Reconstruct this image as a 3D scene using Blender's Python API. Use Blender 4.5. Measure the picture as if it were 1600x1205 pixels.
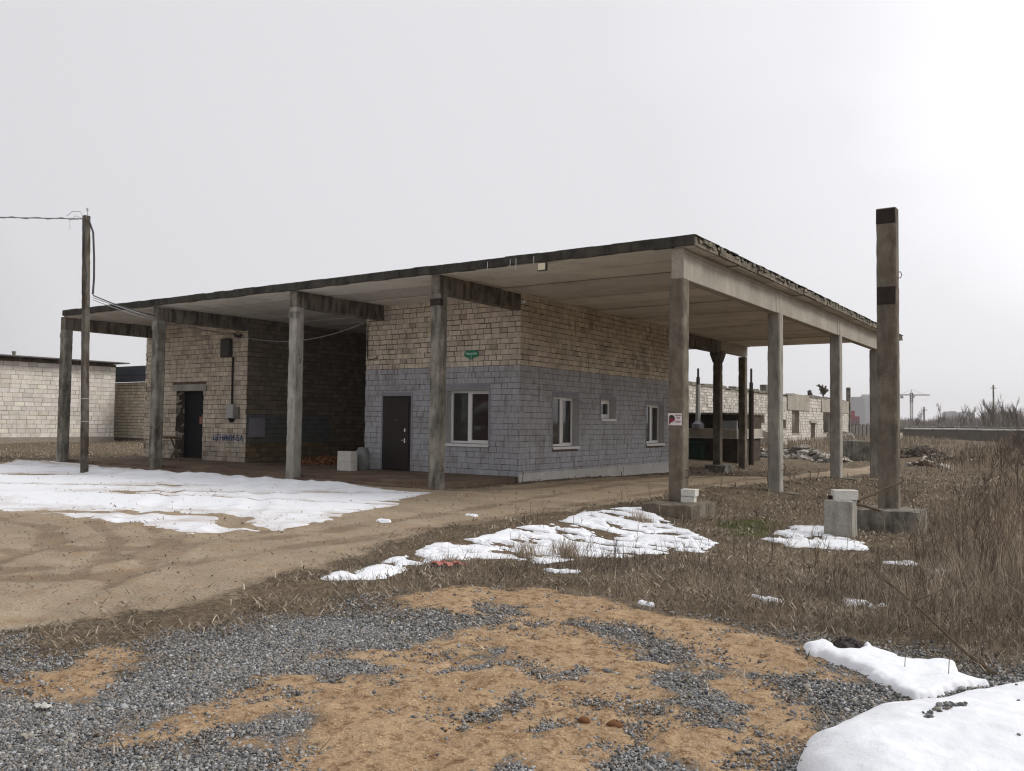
import bpy, math, random
import numpy as np
from mathutils import Matrix, Vector

for o in list(bpy.data.objects):
    bpy.data.objects.remove(o)
scn = bpy.context.scene
COL = scn.collection
PI = math.pi

# ------------------------------------------------------------------ camera
CAM = np.array([6.33158, -14.96745, 1.56176])
yaw, pit, rol = 0.5984, 0.0424, 0.0117
F_ = np.array([-math.sin(yaw)*math.cos(pit), math.cos(yaw)*math.cos(pit), math.sin(pit)])
R_ = np.array([math.cos(yaw), math.sin(yaw), 0.0]); U_ = np.cross(R_, F_)
R2 = R_*math.cos(rol)+U_*math.sin(rol); U2 = -R_*math.sin(rol)+U_*math.cos(rol)
cd = bpy.data.cameras.new('camera'); cam = bpy.data.objects.new('camera', cd); COL.objects.link(cam)
cd.sensor_width = 36; cd.lens = 1331.4/1600*36; cd.clip_start = 0.05; cd.clip_end = 9000
cam.matrix_world = Matrix(((R2[0], U2[0], -F_[0], CAM[0]), (R2[1], U2[1], -F_[1], CAM[1]), (R2[2], U2[2], -F_[2], CAM[2]), (0, 0, 0, 1)))
scn.camera = cam

# ------------------------------------------------------------------ world: overcast sky
SUN_AZ = Vector((0.80, 0.42, 0)).normalized(); SUN_EL = math.radians(40)
w = bpy.data.worlds.new("World"); scn.world = w; w.use_nodes = True
nt = w.node_tree; nt.nodes.clear()
N = nt.nodes.new; L = nt.links.new
out = N('ShaderNodeOutputWorld'); bg = N('ShaderNodeBackground'); bg.inputs['Strength'].default_value = 1.06
sky = N('ShaderNodeTexSky'); sky.sky_type = 'NISHITA'; sky.sun_disc = False
sky.sun_elevation = SUN_EL; sky.sun_rotation = math.atan2(SUN_AZ.x, SUN_AZ.y)
sc_ = N('ShaderNodeVectorMath'); sc_.operation = 'SCALE'; sc_.inputs['Scale'].default_value = 0.10
L(sky.outputs[0], sc_.inputs[0])
tc = N('ShaderNodeTexCoord')
dt = N('ShaderNodeVectorMath'); dt.operation = 'DOT_PRODUCT'
bd = Vector((0.42, 0.76, 0.50)).normalized(); dt.inputs[1].default_value = bd
L(tc.outputs['Generated'], dt.inputs[0])
nz = N('ShaderNodeTexNoise'); nz.inputs['Scale'].default_value = 1.6; nz.inputs['Detail'].default_value = 3
mp = N('ShaderNodeMapping'); mp.inputs['Scale'].default_value = (1, 1, 3); L(tc.outputs['Generated'], mp.inputs[0]); L(mp.outputs[0], nz.inputs['Vector'])
ma = N('ShaderNodeMath'); ma.operation = 'MULTIPLY_ADD'; ma.inputs[1].default_value = 0.15; L(nz.outputs['Fac'], ma.inputs[0]); L(dt.outputs['Value'], ma.inputs[2])
cr = N('ShaderNodeValToRGB'); L(ma.outputs[0], cr.inputs[0])
e = cr.color_ramp.elements
e[0].position = 0.0; e[0].color = (.50, .50, .52, 1)
e[1].position = 1.0; e[1].color = (1.5, 1.48, 1.45, 1)
for p_, c_ in ((.12, .63), (.4, .665), (.72, .70), (.86, .79), (.93, .93)):
    n_ = e.new(p_); n_.color = (c_*1.005, c_*1.0, c_*1.035, 1)
mx = N('ShaderNodeMix'); mx.data_type = 'RGBA'; mx.inputs[0].default_value = 0.97
L(sc_.outputs[0], mx.inputs[6]); L(cr.outputs[0], mx.inputs[7]); L(mx.outputs[2], bg.inputs[0]); L(bg.outputs[0], out.inputs[0])

sl = bpy.data.lights.new('sun', 'SUN'); sl.energy = 1.5; sl.angle = math.radians(18); sl.color = (1, .97, .93)
so = bpy.data.objects.new('sun', sl); COL.objects.link(so)
d = Vector((SUN_AZ.x*math.cos(SUN_EL), SUN_AZ.y*math.cos(SUN_EL), math.sin(SUN_EL)))
so.rotation_euler = d.to_track_quat('Z', 'Y').to_euler(); so.location = (30, 20, 60)

scn.view_settings.view_transform = 'Standard'; scn.view_settings.look = 'None'
scn.view_settings.exposure = 0.14; scn.view_settings.gamma = 1
scn.cycles.filter_width = 1.2; scn.cycles.max_bounces = 6; scn.cycles.diffuse_bounces = 4

# ------------------------------------------------------------------ materials
def S(r, g, b):   # sRGB 0-255 -> linear
    return tuple(((c/255)/12.92 if c/255 <= .04045 else ((c/255+.055)/1.055)**2.4) for c in (r, g, b))
def newmat(name, rough=.9, spec=.25):
    m = bpy.data.materials.new(name); m.use_nodes = True
    t = m.node_tree; b = t.nodes['Principled BSDF']
    b.inputs['Roughness'].default_value = rough; b.inputs['Specular IOR Level'].default_value = spec
    return m, t, b
def plain(name, col, rough=.6, spec=.4, metal=0):
    m, t, b = newmat(name, rough, spec)
    tc = t.nodes.new('ShaderNodeTexCoord'); n = t.nodes.new('ShaderNodeTexNoise'); n.inputs['Scale'].default_value = 14; n.inputs['Detail'].default_value = 6
    t.links.new(tc.outputs['Object'], n.inputs[0])
    h = t.nodes.new('ShaderNodeMix'); h.data_type = 'RGBA'
    t.links.new(n.outputs['Fac'], h.inputs[0])
    h.inputs[6].default_value = (*[c*.82 for c in col], 1); h.inputs[7].default_value = (*[min(1, c*1.15) for c in col], 1)
    t.links.new(h.outputs[2], b.inputs['Base Color']); b.inputs['Metallic'].default_value = metal
    return m
def rough_mat(name, c0, c1, scale=3.0, streak=0.0, streakcol=(0.03, .028, .025), blot=0.0, blotcol=(.05, .045, .04), vcol=False, bump=.35, fine=45, pos=(.3, .7), spos=(.48, .72)):
    """weathered mineral surface: two tones by noise, vertical runs, blotches, pitted bump; optional per-face tint"""
    m, t, b = newmat(name, .93, .15); Nn = t.nodes.new; Ll = t.links.new
    tc = Nn('ShaderNodeTexCoord')
    def noise(sc, det=6, vec=None, ro=.6):
        n = Nn('ShaderNodeTexNoise'); n.inputs['Scale'].default_value = sc; n.inputs['Detail'].default_value = det; n.inputs['Roughness'].default_value = ro
        Ll(vec if vec else tc.outputs['Object'], n.inputs[0]); return n.outputs['Fac']
    def ramp(v, a, bb):
        r = Nn('ShaderNodeMapRange'); r.inputs[1].default_value = a; r.inputs[2].default_value = bb; Ll(v, r.inputs[0]); return r.outputs[0]
    def mix(f, a, bb, mode='MIX'):
        x = Nn('ShaderNodeMix'); x.data_type = 'RGBA'; x.blend_type = mode
        if isinstance(f, float): x.inputs[0].default_value = f
        else: Ll(f, x.inputs[0])
        for k, v in ((6, a), (7, bb)):
            if isinstance(v, tuple): x.inputs[k].default_value = (*v, 1)
            else: Ll(v, x.inputs[k])
        return x.outputs[2]
    c = mix(ramp(noise(scale), pos[0], pos[1]), c0, c1)
    c = mix(ramp(noise(fine, 4), .25, .75), mix(1.0, c, (.72, .72, .72), 'MULTIPLY'), mix(1.0, c, (1.2, 1.2, 1.2), 'MULTIPLY'))
    if vcol:
        a = Nn('ShaderNodeVertexColor'); a.layer_name = 'Col'; c = mix(1.0, c, a.outputs[0], 'MULTIPLY')
    if streak:
        mp = Nn('ShaderNodeMapping'); mp.inputs['Scale'].default_value = (4.0, 4.0, .95); Ll(tc.outputs['Object'], mp.inputs[0])
        s = ramp(noise(1.6, 5, mp.outputs[0]), spos[0], spos[1]); s2 = Nn('ShaderNodeMath'); s2.operation = 'MULTIPLY'; Ll(s, s2.inputs[0]); s2.inputs[1].default_value = streak
        c = mix(s2.outputs[0], c, streakcol)
    if blot:
        s = ramp(noise(1.1, 8, None, .7), .5, .66); s2 = Nn('ShaderNodeMath'); s2.operation = 'MULTIPLY'; Ll(s, s2.inputs[0]); s2.inputs[1].default_value = blot
        c = mix(s2.outputs[0], c, blotcol)
    Ll(c, b.inputs['Base Color'])
    bp = Nn('ShaderNodeBump'); bp.inputs['Strength'].default_value = bump; bp.inputs['Distance'].default_value = .012
    hh = Nn('ShaderNodeMath'); hh.operation = 'ADD'; Ll(noise(fine, 6), hh.inputs[0]); Ll(noise(scale*3, 8), hh.inputs[1])
    Ll(hh.outputs[0], bp.inputs['Height']); Ll(bp.outputs[0], b.inputs['Normal'])
    return m
M = {}
M['conc'] = rough_mat('concrete', S(140, 136, 128), S(184, 179, 169), 2.2, .55, S(70, 64, 57), .35, S(86, 78, 68))
M['conc_dark'] = rough_mat('concrete_stained', S(112, 108, 99), S(164, 159, 147), 2.6, .75, S(38, 36, 33), .5, S(52, 48, 42), spos=(.44, .70))
M['conc_lone'] = rough_mat('concrete_darkened', S(96, 88, 76), S(140, 131, 117), 2.4, .65, S(62, 56, 48), .6, S(74, 67, 57))  # whole base tone darkened for the columns' unlit front faces
M['beam'] = rough_mat('concrete_beam', S(158, 151, 139), S(182, 175, 163), 1.4, .3, S(118, 108, 95), .2, S(110, 102, 90))
M['beam_dark'] = rough_mat('concrete_beam_stained', S(112, 105, 95), S(144, 136, 124), 1.8, .7, S(50, 44, 38), .4, S(70, 62, 52), spos=(.45, .6))
M['soffit'] = rough_mat('soffit_concrete', S(200, 195, 186), S(216, 211, 201), .8, .0, blot=.35, blotcol=S(128, 112, 94), vcol=True, bump=.15)
M['fascia'] = rough_mat('roofing_felt', S(48, 47, 44), S(92, 88, 80), 2.2, .75, S(24, 23, 22), .6, S(40, 44, 38))
M['slabend'] = rough_mat('broken_slab_end', S(92, 86, 76), S(150, 142, 128), 5, .5, S(50, 46, 40), .4, S(58, 52, 45), vcol=True, bump=.6)
M['brick'] = rough_mat('silicate_brick', (.60, .54, .45), (.75, .68, .59), 5, .55, S(104, 90, 74), .35, S(116, 96, 76), vcol=True, bump=.5, fine=60, spos=(.55, .72))
M['brick_out'] = rough_mat('white_block', (.72, .69, .64), (.82, .79, .75), 3, .25, S(150, 136, 118), .2, S(160, 148, 130), vcol=True, bump=.5, fine=30)
M['mortar'] = rough_mat('mortar_joint', S(88, 76, 65), S(116, 102, 88), 6, 0, bump=.5)
M['mortar_light'] = rough_mat('mortar_light', S(140, 130, 118), S(164, 154, 141), 6, 0, bump=.5)
M['plaster'] = rough_mat('painted_plaster', S(138, 138, 145), S(156, 155, 162), 3, .15, S(100, 100, 104), bump=.2)
M['reveal'] = rough_mat('white_reveal', S(178, 176, 176), S(196, 194, 192), 3, .1, S(150, 148, 146), bump=.1)
M['plinth'] = rough_mat('pale_plinth', S(186, 184, 180), S(206, 203, 198), 2, .2, S(140, 134, 126), .15, S(120, 108, 94), bump=.2)
M['pvc'] = plain('white_pvc', (.78, .77, .76), .35, .5)
M['door_brown'] = plain('brown_steel_door', S(44, 34, 34), .5, .25)
M['door_navy'] = plain('navy_steel_door', S(12, 14, 24), .6, .2)
M['metal'] = plain('galvanised_metal', (.5, .5, .5), .4, .5, .8)
M['chrome'] = plain('satin_handle', (.75, .75, .76), .25, .5, .9)
M['darkmetal'] = plain('dark_painted_metal', (.05, .045, .04), .6, .4)
M['rust'] = rough_mat('rust', S(50, 43, 41), S(70, 59, 54), 8, bump=.4)
M['black'] = plain('black_rubber', (.015, .015, .016), .6, .4)
M['cable'] = plain('grey_cable', (.30, .30, .31), .6, .4)
M['cable_dark'] = plain('dark_cable', (.05, .05, .055), .6, .4)
M['greybox'] = plain('grey_meter_box', S(175, 173, 170), .5, .4)
M['green'] = plain('green_sign_enamel', S(12, 120, 84), .4, .5)
M['signwhite'] = plain('sign_white', S(228, 220, 218), .5, .4)
M['signgrn'] = plain('sign_pale_green', S(190, 232, 214), .5, .4)
M['signred'] = plain('sign_red', S(130, 34, 44), .5, .4)
M['signdark'] = plain('sign_black', S(48, 40, 42), .5, .4)
M['blue'] = plain('blue_spray_paint', S(66, 82, 124), .8, .2)
M['wood'] = rough_mat('old_wood', S(78, 66, 54), S(120, 104, 86), 6, .5, S(50, 42, 34), bump=.4)
M['woodpole'] = rough_mat('weathered_pole', S(84, 80, 72), S(120, 115, 104), 3, .8, S(60, 48, 40), .3, S(84, 60, 48), spos=(.45, .62))
M['white_brick'] = rough_mat('white_brick', (.62, .60, .55), (.76, .74, .69), 6, bump=.4)
M['bag'] = plain('plastic_bag', (.20, .21, .20), .45, .4)
M['lampface'] = plain('lamp_glass', S(225, 215, 188), .3, .5)
M['curtain'] = plain('curtain', (.16, .16, .16), .9, .2)
M['platform'] = rough_mat('brown_slab', S(98, 84, 72), S(134, 117, 101), 1.2, 0, blot=.6, blotcol=S(92, 60, 50), bump=.5)
M['rubble'] = rough_mat('rubble', S(110, 104, 96), S(170, 164, 155), 4, 0, vcol=True, bump=.6)
M['dirtpile'] = rough_mat('brown_debris', S(100, 66, 44), S(140, 100, 70), 6, 0, vcol=True, bump=.6)
M['tarp'] = plain('dark_green_box', S(14, 52, 36), .6, .4)
M['ice'] = plain('ice', (.7, .74, .78), .15, .6)
M['pink'] = plain('pink_plastic', S(176, 104, 94), .5, .4)
M['white_far'] = rough_mat('pale_facade', (.46, .46, .48), (.54, .54, .56), .05, 0, bump=0)
M['grey_far'] = rough_mat('grey_facade', (.28, .28, .30), (.34, .34, .36), .05, 0, bump=0)
M['win_far2'] = plain('far_grey_facade', (.22, .22, .24), .8, .2)
M['win_far'] = plain('far_window', (.13, .14, .16), .4, .5)
M['bark'] = rough_mat('bark', S(92, 82, 74), S(124, 113, 102), 3, 0, bump=.3)
M['hutred'] = plain('dark_red_cladding', S(110, 40, 42), .7, .3)
M['redshed'] = plain('red_cladding', S(150, 88, 92), .7, .3)
M['fence'] = rough_mat('fence_concrete', S(96, 90, 84), S(118, 112, 104), .6, .4, S(80, 78, 74), .3, S(90, 86, 80), bump=.3)
M['roofdark'] = plain('dark_roof_sheet', S(48, 54, 66), .6, .4)
M['roofedge'] = plain('slate_roof_edge', S(98, 96, 94), .8, .3)
def glass_mat():
    m, t, b = newmat('window_glass', .03, .8); b.inputs['Base Color'].default_value = (.02, .02, .02, 1)
    b.inputs['Transmission Weight'].default_value = .95; b.inputs['IOR'].default_value = 1.42; b.inputs['Base Color'].default_value = (.45, .47, .46, 1)
    return m
M['glass'] = glass_mat()
def blade_mat(name, bump=False):
    m, t, b = newmat(name, .85, .15)
    a = t.nodes.new('ShaderNodeVertexColor'); a.layer_name = 'Col'; t.links.new(a.outputs[0], b.inputs['Base Color'])
    return m
M['blade'] = blade_mat('dry_grass_blades')
M['ramp_dark'] = rough_mat('dark_plaster', S(60, 52, 46), S(88, 78, 68), 2, 0, bump=.4)  # dark tone shared by the ramp wall and the opening block
M['stone'] = rough_mat('crushed_stone', (.8, .8, .8), (1, 1, 1), 30, 0, vcol=True, bump=.2)
def snow_mat():
    m, t, b = newmat('snow_surface', .7, .3); b.inputs['Base Color'].default_value = (.86, .88, .92, 1)
    b.inputs['Subsurface Weight'].default_value = 0.0
    tc = t.nodes.new('ShaderNodeTexCoord'); n = t.nodes.new('ShaderNodeTexNoise'); n.inputs['Scale'].default_value = 9; n.inputs['Detail'].default_value = 10; n.inputs['Roughness'].default_value = .65
    t.links.new(tc.outputs['Object'], n.inputs[0])
    bp = t.nodes.new('ShaderNodeBump'); bp.inputs['Strength'].default_value = .45; bp.inputs['Distance'].default_value = .03
    t.links.new(n.outputs['Fac'], bp.inputs['Height']); t.links.new(bp.outputs[0], b.inputs['Normal'])
    n2 = t.nodes.new('ShaderNodeTexNoise'); n2.inputs['Scale'].default_value = 1.3; n2.inputs['Detail'].default_value = 12; n2.inputs['Roughness'].default_value = .72; t.links.new(tc.outputs['Object'], n2.inputs[0])
    a = t.nodes.new('ShaderNodeVertexColor'); a.layer_name = 'Col'
    sm = t.nodes.new('ShaderNodeMath'); sm.operation = 'ADD'; t.links.new(n2.outputs['Fac'], sm.inputs[0]); t.links.new(a.outputs[0], sm.inputs[1])
    mr = t.nodes.new('ShaderNodeMapRange'); mr.inputs[1].default_value = .66; mr.inputs[2].default_value = 1.1; t.links.new(sm.outputs[0], mr.inputs[0])
    x = t.nodes.new('ShaderNodeMix'); x.data_type = 'RGBA'; t.links.new(mr.outputs[0], x.inputs[0]); x.inputs[6].default_value = (.85, .865, .90, 1); x.inputs[7].default_value = (.42, .34, .27, 1)
    t.links.new(x.outputs[2], b.inputs['Base Color'])
    return m
M['snow'] = snow_mat()

# ------------------------------------------------------------------ numeric helpers
rs = np.random.RandomState(7); random.seed(7)
_tab = np.random.RandomState(3).rand(512, 512)
def vnoise(x, y):
    x = np.asarray(x, float); y = np.asarray(y, float)
    xi = np.floor(x).astype(int); yi = np.floor(y).astype(int); fx = x-xi; fy = y-yi
    fx = fx*fx*(3-2*fx); fy = fy*fy*(3-2*fy)
    a = _tab[xi % 512, yi % 512]; b = _tab[(xi+1) % 512, yi % 512]; c = _tab[xi % 512, (yi+1) % 512]; dd = _tab[(xi+1) % 512, (yi+1) % 512]
    return (a*(1-fx)+b*fx)*(1-fy)+(c*(1-fx)+dd*fx)*fy
def fbm(x, y, o=4):
    s = 0; a = .5; t = 0
    for k in range(o):
        s = s+a*vnoise(x*2**k+17.3*k, y*2**k+5.1*k); t += a; a *= .5
    return s/t-.5
def ss(a, b, x):
    t = np.clip((x-a)/(b-a), 0, 1); return t*t*(3-2*t)
def sdf(poly, x, y):
    """signed distance, positive inside"""
    x = np.asarray(x, float); y = np.asarray(y, float)
    d2 = np.full(x.shape, 1e9); ins = np.zeros(x.shape, bool); n = len(poly)
    for i in range(n):
        ax, ay = poly[i]; bx, by = poly[(i+1) % n]; ex, ey = bx-ax, by-ay
        t = np.clip(((x-ax)*ex+(y-ay)*ey)/(ex*ex+ey*ey+1e-12), 0, 1)
        d2 = np.minimum(d2, (x-ax-t*ex)**2+(y-ay-t*ey)**2)
        c = ((ay > y) != (by > y)) & (x < (bx-ax)*(y-ay)/(by-ay+1e-12)+ax)
        ins ^= c
    dd = np.sqrt(d2); return np.where(ins, dd, -dd)
SNOW_YARD = [(-21.79, -5.31), (-22.21, -1.76), (-23.39, 0.03), (-22.59, 0.92), (-21.14, 1.22), (-16.15, -0.85), (-13.71, -0.8), (-10.54, -0.45), (-7.97, -0.35), (-6.13, -0.64), (-5.48, -0.73), (-4.92, -2.04), (-4.42, -3.31), (-3.69, -5.15), (-3.2, -6.75), (-3.51, -7.27), (-3.64, -7.9), (-4.28, -7.73), (-4.98, -7.74), (-6.22, -7.75), (-7.63, -7.89), (-8.66, -8.0), (-10.58, -8.68)]
SNOW_WEED = [(0.16, -9.06), (0.05, -8.81), (0.35, -8.83), (-0.07, -8.11), (-0.32, -7.66), (-0.48, -7.0), (-0.71, -6.23), (-0.6, -5.68), (-0.72, -4.75), (-0.66, -3.62), (-1.15, -1.62), (-0.71, -0.05), (0.46, -1.55), (1.31, -2.4), (1.91, -3.04), (2.05, -4.14), (1.73, -5.04), (1.59, -5.8), (1.41, -6.4), (1.26, -6.85), (0.83, -6.86), (0.49, -7.02), (0.32, -7.38), (0.33, -7.94), (0.47, -8.39), (0.49, -8.8)]
SNOW_STUMP = [(2.23, -2.46), (2.13, -1.2), (2.13, -0.32), (2.66, -0.34), (3.46, -1.73), (3.75, -2.39), (3.35, -2.78), (2.84, -2.81)]
SNOW_SLAB = [(4.63, -8.84), (4.66, -8.68), (4.77, -8.58), (4.84, -8.79), (4.91, -8.88), (5.0, -8.83), (5.0, -8.67), (4.98, -8.51), (5.08, -8.69), (5.27, -8.79), (5.57, -8.75), (5.66, -8.98), (5.77, -9.01), (5.66, -9.25), (5.47, -9.61), (5.34, -9.42), (5.08, -9.22), (4.82, -9.04)]
SNOW_HEAP = [(5.19, -10.96), (5.15, -10.79), (5.19, -10.62), (5.25, -10.44), (5.32, -10.19), (5.55, -9.86), (5.81, -9.43), (5.98, -9.21), (6.35, -8.83), (6.85, -9.02), (7.3, -9.9), (7.2, -11.0), (6.6, -11.9), (5.8, -12.04), (5.33, -11.29)]
HEAP_HOLE = [(5.65, -10.54), (5.7, -10.34), (5.81, -10.2), (5.79, -10.34), (5.71, -10.51), (5.68, -10.6)]
SAND_MAIN = [(1.16, -9.0), (1.38, -8.72), (1.96, -8.2), (2.84, -8.33), (3.69, -8.55), (4.07, -8.6), (4.52, -8.73), (4.83, -9.01), (5.07, -9.36), (4.77, -9.61), (5.05, -10.23), (5.13, -10.67), (5.14, -11.04), (5.28, -11.64), (4.6, -12.9), (3.89, -12.64), (3.5, -12.31), (3.2, -12.31), (3.2, -12.08), (2.99, -11.85), (2.75, -11.89), (2.69, -12.17), (2.72, -12.43), (2.49, -12.59), (2.27, -12.49), (2.37, -12.28), (2.31, -11.98), (2.19, -11.49), (2.47, -11.32), (2.54, -10.98), (2.11, -11.04), (2.07, -10.83), (2.27, -10.73), (2.45, -10.49), (2.38, -9.7), (1.89, -9.44), (1.46, -9.67)]
GRAV_IN = [[(2.73, -9.08), (2.92, -9.02), (3.52, -8.94), (4.35, -9.37), (4.73, -9.64), (4.52, -9.86), (3.93, -9.83), (3.38, -9.6)],
 [(2.15, -9.44), (2.49, -9.29), (2.67, -9.65), (2.38, -9.7)],
 [(2.74, -10.17), (3.02, -10.07), (3.4, -10.26), (3.71, -10.4), (3.55, -10.65), (3.13, -10.46)],
 [(4.08, -10.09), (4.18, -9.94), (4.54, -10.14), (4.77, -10.55), (4.61, -10.78), (4.38, -10.59)],
 [(4.35, -11.39), (4.61, -11.1), (4.87, -11.1), (5.04, -11.32), (4.48, -11.73)],
 [(2.48, -11.11), (2.7, -10.95), (3.03, -11.25), (2.81, -11.34)],
 [(3.92, -11.55), (4.09, -11.48), (4.34, -11.82), (4.19, -11.94)]]
SAND_LEFT = [(0.98, -12.42), (0.98, -12.16), (1.04, -12.02), (0.79, -11.75), (1.03, -11.65), (1.44, -11.92), (1.68, -12.2), (1.65, -12.43), (1.34, -12.51)]
SAND_DOT = [(2.84, -12.19), (2.93, -12.14), (3.0, -12.22), (2.91, -12.26)]
GRAVEL = [(-3.02, -14.77), (-1.27, -12.6), (-0.27, -11.87), (0.56, -11.84), (0.9, -11.59), (0.76, -11.1), (0.82, -10.45), (1.05, -9.77), (0.93, -9.43), (1.39, -8.82), (1.99, -8.25), (3.59, -8.29), (4.47, -8.3), (5.15, -8.32), (5.54, -8.2), (6.28, -8.12), (8.28, -7.3), (12, -9), (12, -19), (-3, -19)]
ROAD = [(-30, -16), (-12.46, -10.32), (-10.61, -7.1), (-6.07, -6.18), (-5.78, -1.84), (-6.43, 0.0), (-5.5, 1.2), (-5.3, 10.56), (-3.31, 12.2), (-3.16, 18.13), (-2.48, 29.14), (-1.28, 23.11), (-1.17, 11.19), (-1.43, 4.67), (-1.42, 2.08), (-1.43, -1.48), (-1.62, -4.95), (-1.09, -6.91), (-0.49, -8.55), (-0.16, -10.02), (-0.01, -11.03), (0.09, -11.6), (-0.27, -11.87), (-1.3, -12.9), (-4, -17), (-30, -30)]
GREEN = [(0.66, -0.32), (1.41, 0.58), (2.05, -0.4), (2.18, -2.15), (1.64, -2.31)]

def masks(x, y):
    w1 = fbm(x*2.1, y*2.1, 4); w2 = fbm(x*6+40, y*6, 4); w3 = fbm(x*.9+9, y*.9+3, 3)
    w5 = fbm(x*3.3+21, y*3.3, 5)
    wob = .30*w1+.22*w2+.25*w5
    gi = np.full(np.shape(x), -9.)
    for p in GRAV_IN: gi = np.maximum(gi, sdf(p, x, y))
    sm = np.maximum(sdf(SAND_MAIN, x, y), sdf(SAND_LEFT, x, y)); sm = np.maximum(sm, sdf(SAND_DOT, x, y))
    w4 = fbm(x*14+7, y*14, 3)
    sand = np.clip(.52+(sm+wob+.16*w4)/.42, 0, 1)
    gin = np.clip(.42+(gi+wob+.16*w4)/.40, 0, 1)*.85
    patch = np.clip((w2*1.0+w1*.7+w5*.9+.6*w4-.10)/.30, 0, 1)*.75          # thin gravel scattered in the sand
    sand = sand*(1-gin*.9)*(1-patch*ss(-.1, .4, sm)*.75)
    gz = sdf(GRAVEL, x, y)+.6*w1+.5*w2
    grav = np.clip(.25+gz/1.3, 0, 1)*(1-sand)
    road = np.clip(.5+(sdf(ROAD, x, y)+.8*w1+.25*w2)/.9, 0, 1)*(1-grav)*(1-sand)
    yard = np.clip(.5+(sdf(SNOW_YARD, x, y)+1.0)/2, 0, 1)
    road = np.maximum(road, yard*.9)
    return sand, grav, road
def hground(x, y):
    x = np.asarray(x, float); y = np.asarray(y, float)
    h = -.15*ss(-.9, .8, x)*ss(-7.5, -3, y)*(1-ss(5, 10, y)*.4)
    h = h-.25*ss(11, 17, y)*(1-ss(34, 60, y))*ss(-12, -5, x)
    h = h-.11*ss(4, 12, y)*ss(-6.4, -5.7, x)*(1-ss(-1.5, 0, x))
    far = ss(18, 60, np.hypot(x-6, y+15))
    h = h+(.05+.25*far)*fbm(x*.33, y*.33, 3)
    near = 1-ss(20, 45, np.hypot(x-6, y+15))
    h = h+near*(.035*fbm(x*1.7, y*1.7, 3)+.014*fbm(x*9, y*9, 3))
    # wheel ruts sweeping along the dirt road
    for cx, cy, r in ((-34, -34, 38.6), (-34, -34, 40.3)):
        q = np.abs(np.hypot(x-cx, y-cy)-r+.5*fbm(x*.3, y*.3, 2))
        h = h-.025*near*np.exp(-(q/.16)**2)+.015*near*np.exp(-((q-.3)/.12)**2)
    # low mound beside the far road
    h = h+.30*np.exp(-(((x+1.7)/1.3)**2+((y-40.5)/1.7)**2))
    sl = ss(.6, 1.2, -x-5.9+0)*0
    return h+sl
def hz(x, y): return float(hground(np.array([x]), np.array([y]))[0])

# ------------------------------------------------------------------ object helpers
def tag(o, label=None, cat=None, group=None, kind=None):
    if label: o['label'] = label
    if cat: o['category'] = cat
    if group: o['group'] = group
    if kind: o['kind'] = kind
    return o
def link(name, me, mat=None, parent=None, loc=None):
    o = bpy.data.objects.new(name, me); COL.objects.link(o)
    if mat is not None and me is not None:
        for mm in (mat if isinstance(mat, (list, tuple)) else [mat]): me.materials.append(mm)
    if parent: o.parent = parent; o.matrix_parent_inverse = Matrix.Translation(-Vector(parent.location)) if parent.rotation_euler.z == 0 else parent.matrix_basis.inverted()
    if loc: o.location = loc
    return o
def empty(name, loc, label, cat, group=None):
    o = bpy.data.objects.new(name, None); COL.objects.link(o); o.location = loc; o.empty_display_size = .2
    return tag(o, label, cat, group)
def np_mesh(name, V, Fq, colors=None, smooth=False):
    """V (n,3); Fq (m,k) same-size faces; colors per face (m,3)"""
    V = np.asarray(V, np.float32); Fq = np.asarray(Fq, np.int32); m, k = Fq.shape
    me = bpy.data.meshes.new(name); me.vertices.add(len(V)); me.vertices.foreach_set('co', V.ravel())
    me.loops.add(m*k); me.loops.foreach_set('vertex_index', Fq.ravel())
    me.polygons.add(m); me.polygons.foreach_set('loop_start', np.arange(0, m*k, k, dtype=np.int32))
    me.polygons.foreach_set('loop_total', np.full(m, k, np.int32))
    if smooth: me.polygons.foreach_set('use_smooth', np.ones(m, bool))
    if colors is not None:
        ca = me.color_attributes.new('Col', 'FLOAT_COLOR', 'CORNER')
        c = np.ones((m, k, 4), np.float32); c[:, :, :3] = np.asarray(colors, np.float32)[:, None, :]
        ca.data.foreach_set('color', c.ravel())
    me.update(calc_edges=True); me.validate(); return me
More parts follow.
